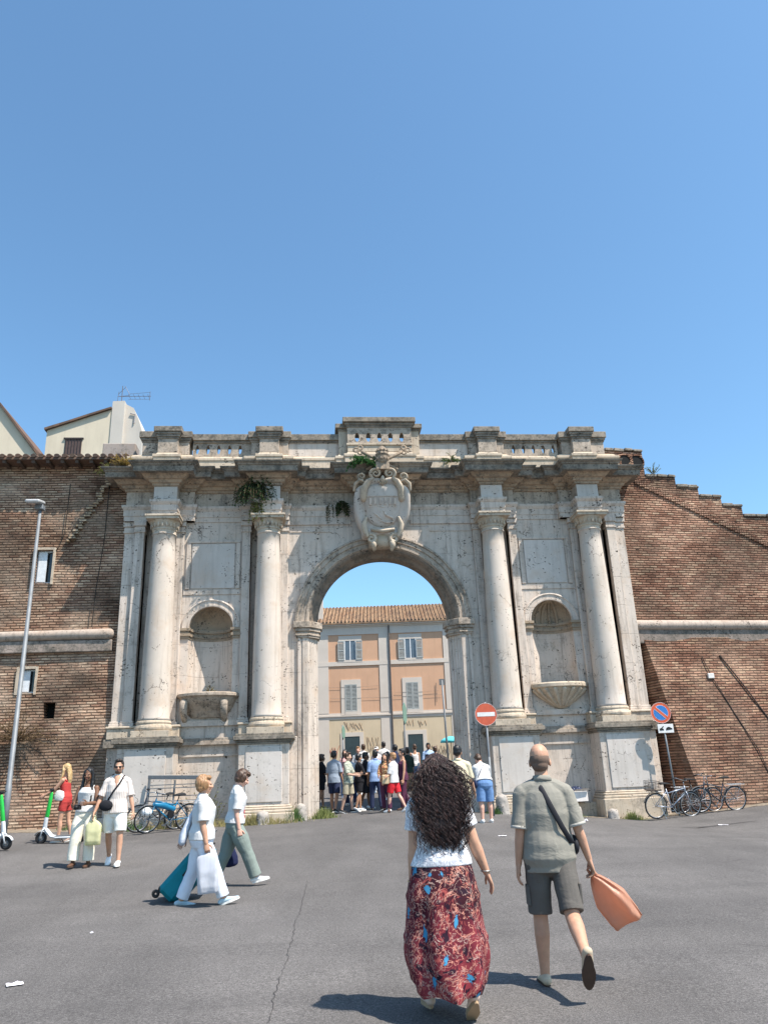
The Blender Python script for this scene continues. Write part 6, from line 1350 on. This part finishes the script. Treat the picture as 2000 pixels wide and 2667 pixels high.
# ================================================================== PLANTS
def leafm(name, a, b):
    if name in _pc: return _pc[name]
    n = NT(name, .6, .3); oi = n.t.nodes.new('ShaderNodeObjectInfo'); f = n.noise(n.co, 7., 3); n.col(n.ramp(f, [(.3, a), (.7, b)])); _pc[name] = n.m
    tl = n.t.nodes.new('ShaderNodeBsdfTranslucent'); tl.inputs[0].default_value = (*b, 1); mx = n.t.nodes.new('ShaderNodeMixShader'); mx.inputs[0].default_value = .25
    o = n.t.nodes['Material Output']; n.L(n.b.outputs[0], mx.inputs[1]); n.L(tl.outputs[0], mx.inputs[2]); n.L(mx.outputs[0], o.inputs[0]); return n.m
LG1 = leafm('leaf_green', (.035,.075,.02), (.09,.16,.045)); LG2 = leafm('leaf_dark', (.015,.035,.012), (.045,.085,.03)); LG3 = leafm('leaf_dry', (.20,.17,.06), (.34,.30,.13)); LG4 = leafm('leaf_yellowgreen', (.12,.15,.04), (.25,.27,.09)); LG5 = leafm('lichen_gold', (.32,.22,.06), (.45,.33,.10)); STM = plain('stem_brown', (.12,.08,.045), .8)
def leafquad(mb, p, d, up, L, w):
    s = d.cross(up); s = s.normalized() if s.length > 1e-4 else V(1,0,0); mb.add([p, p+d*L*.5+s*w*.5, p+d*L, p+d*L*.5-s*w*.5], [(0,1,2,3)])
def plant(label, loc, n, size, leaf, mat, droop=0., spread=1., seed=0, cat='plant', name='weed_plant', group=None, up=1., elong=1.):
    random.seed(seed); t = thing(name, label, cat, loc, 0, group); m = MB(); st = MB()
    for i in range(n):
        a = random.uniform(0, 2*pi); r = random.random()**.5*spread; d = V(cos(a)*r, -abs(sin(a))*r*.7 if droop else sin(a)*r*.6, up*random.uniform(.4, 1)).normalized(); L = size*random.uniform(.5, 1.1); p = V(random.uniform(-.12,.12)*size*elong, random.uniform(-.05,.05)*size, 0); pts = [p.copy()]
        for k in range(8):
            d = (d+V(0,0,-droop*.35)+V(random.uniform(-.1,.1), random.uniform(-.1,.1), random.uniform(-.05,.05))).normalized(); p = p+d*L/8; pts.append(p.copy())
            if k > 0:
                for q in range(3): ld = (d*.4+V(random.uniform(-1,1), random.uniform(-1,1), random.uniform(-.6,.8))).normalized(); leafquad(m, p, ld, V(random.random(), random.random(), 1), leaf*random.uniform(.6,1.2), leaf*.5)
        st.tube(pts, .005, 4)
    st.build('stem', STM, t); m.build('foliage', mat, t, fix=False); return t
def grass(label, loc, n, h, sx_, sy_, mat, seed=0, name='weed_clump'):
    random.seed(seed); m = MB(); gz = loc[2]
    for i in range(n):
        x = random.gauss(0, .5)*sx_; y = random.gauss(0, .5)*sy_; z = H(loc[0]+x, loc[1]+y)-gz if gz < 2 else 0; L = h*random.uniform(.4, 1.1)*max(.35, 1-abs(x)/(sx_*1.4)); b = V(random.uniform(-.5,.5), random.uniform(-.5,.5), 1).normalized(); p = V(x, y, z); s = V(random.uniform(-1,1), random.uniform(-.3,.3), 0).normalized()*.006; q = p+b*L*.6; e = q+(b+V(b.x, b.y, -.2)).normalized()*L*.4
        m.add([p-s, p+s, q+s*.8, q-s*.8, e], [(0,1,2,3),(3,2,4)])
    o = m.build('grass', mat, None, fix=False, loc=loc); return tag(o, label, 'grass', None, 'stuff')
def g0(x, y): return (x, y, H(x, y)-.01)
grass('dry yellow grass strip in front of the inner left pedestal', g0(-3.9,-1.35), 700, .38, 1.1, .22, LG3, 1)
grass('green and yellow weeds between the inner left pedestal and the jamb', g0(-2.85,-.75), 420, .55, .30, .3, LG1, 2)
grass('yellowish weeds at the inner foot of the left jamb', g0(-1.98,-.35), 380, .42, .36, .25, LG4, 3)
grass('dry grass under the metal rack and bicycles', g0(-5.9,-.95), 800, .42, 1.6, .3, LG3, 4)
plant('tall green and yellow weed bush growing behind the metal rack', g0(-5.15,-.65), 34, .95, .06, LG4, 0, .5, 5)
grass('green weeds behind the far scooter at the foot of the left wall', g0(-8.6,-.55), 420, .42, .45, .3, LG1, 6)
grass('green weeds at the foot of the outer left pedestal', g0(-7.3,-1.25), 420, .45, .6, .25, LG1, 12)
grass('small green weeds by the bollard right of the arch', g0(2.75,-1.45), 200, .25, .25, .15, LG1, 7)
grass('small flowering weeds in front of the outer right pedestal', g0(6.7,-1.3), 260, .32, .3, .15, LG4, 8)
grass('low green weeds by the block between the right pedestals', g0(5.0,-1.1), 200, .22, .4, .15, LG1, 9)
plant('large dark green caper bush hanging from the entablature above the second column', (-4.05,-.62,10.5), 110, 1.0, .085, LG2, 1.2, 1., 10, name='caper_bush', up=.5)
plant('lighter trailing tuft hanging below the big caper bush', (-3.95,-.75,9.95), 26, .75, .07, LG4, 2.2, .7, 11, name='caper_bush', up=.1)
plant('small dark ivy tuft hanging left of the coat of arms', (-1.25,-.15,10.15), 22, .55, .08, LG2, 1.8, 1., 12, name='ivy', up=.1)
plant('trailing ivy strand dropping left of the coat of arms', (-1.60,-.12,10.1), 8, .7, .06, LG2, 3., .15, 13, name='ivy', up=.0)
plant('bright green bush growing at the keys above the coat of arms', (-.62,-1.25,11.05), 40, .55, .085, leafm('leaf_bright', (.02,.075,.02), (.05,.15,.045)), .6, 1., 14, name='wall_bush', up=.6)
plant('golden bush at the left end of the cornice', (-8.15,-.75,11.15), 46, .42, .05, LG5, .2, 1., 15, name='wall_bush')
plant('dry green tuft on the broken left corner of the cornice', (-8.75,-.35,11.15), 40, .38, .05, LG4, .8, 1.2, 16, name='wall_bush', elong=3)
plant('thin green tuft on top of the right brick wall', (9.75,.5,11.3), 16, .4, .04, LG4, .1, 1.2, 17, name='wall_bush')
plant('green tuft on the attic right of the central block', (2.4,-.55,11.35), 22, .4, .05, LG1, .5, 1.2, 18, name='wall_bush')
plant('dry brown climbing plant spread over the lower left wall', (-10.7,-.08,2.9), 90, 1.15, .05, leafm('leaf_brown', (.16,.10,.05), (.28,.20,.11)), .25, 1., 19, name='climbing_plant', up=.6)
plant('small dry weed sprouting in the left niche', (-5.3,-.25,4.1), 12, .22, .03, LG3, .1, 1., 20, name='weed_plant')
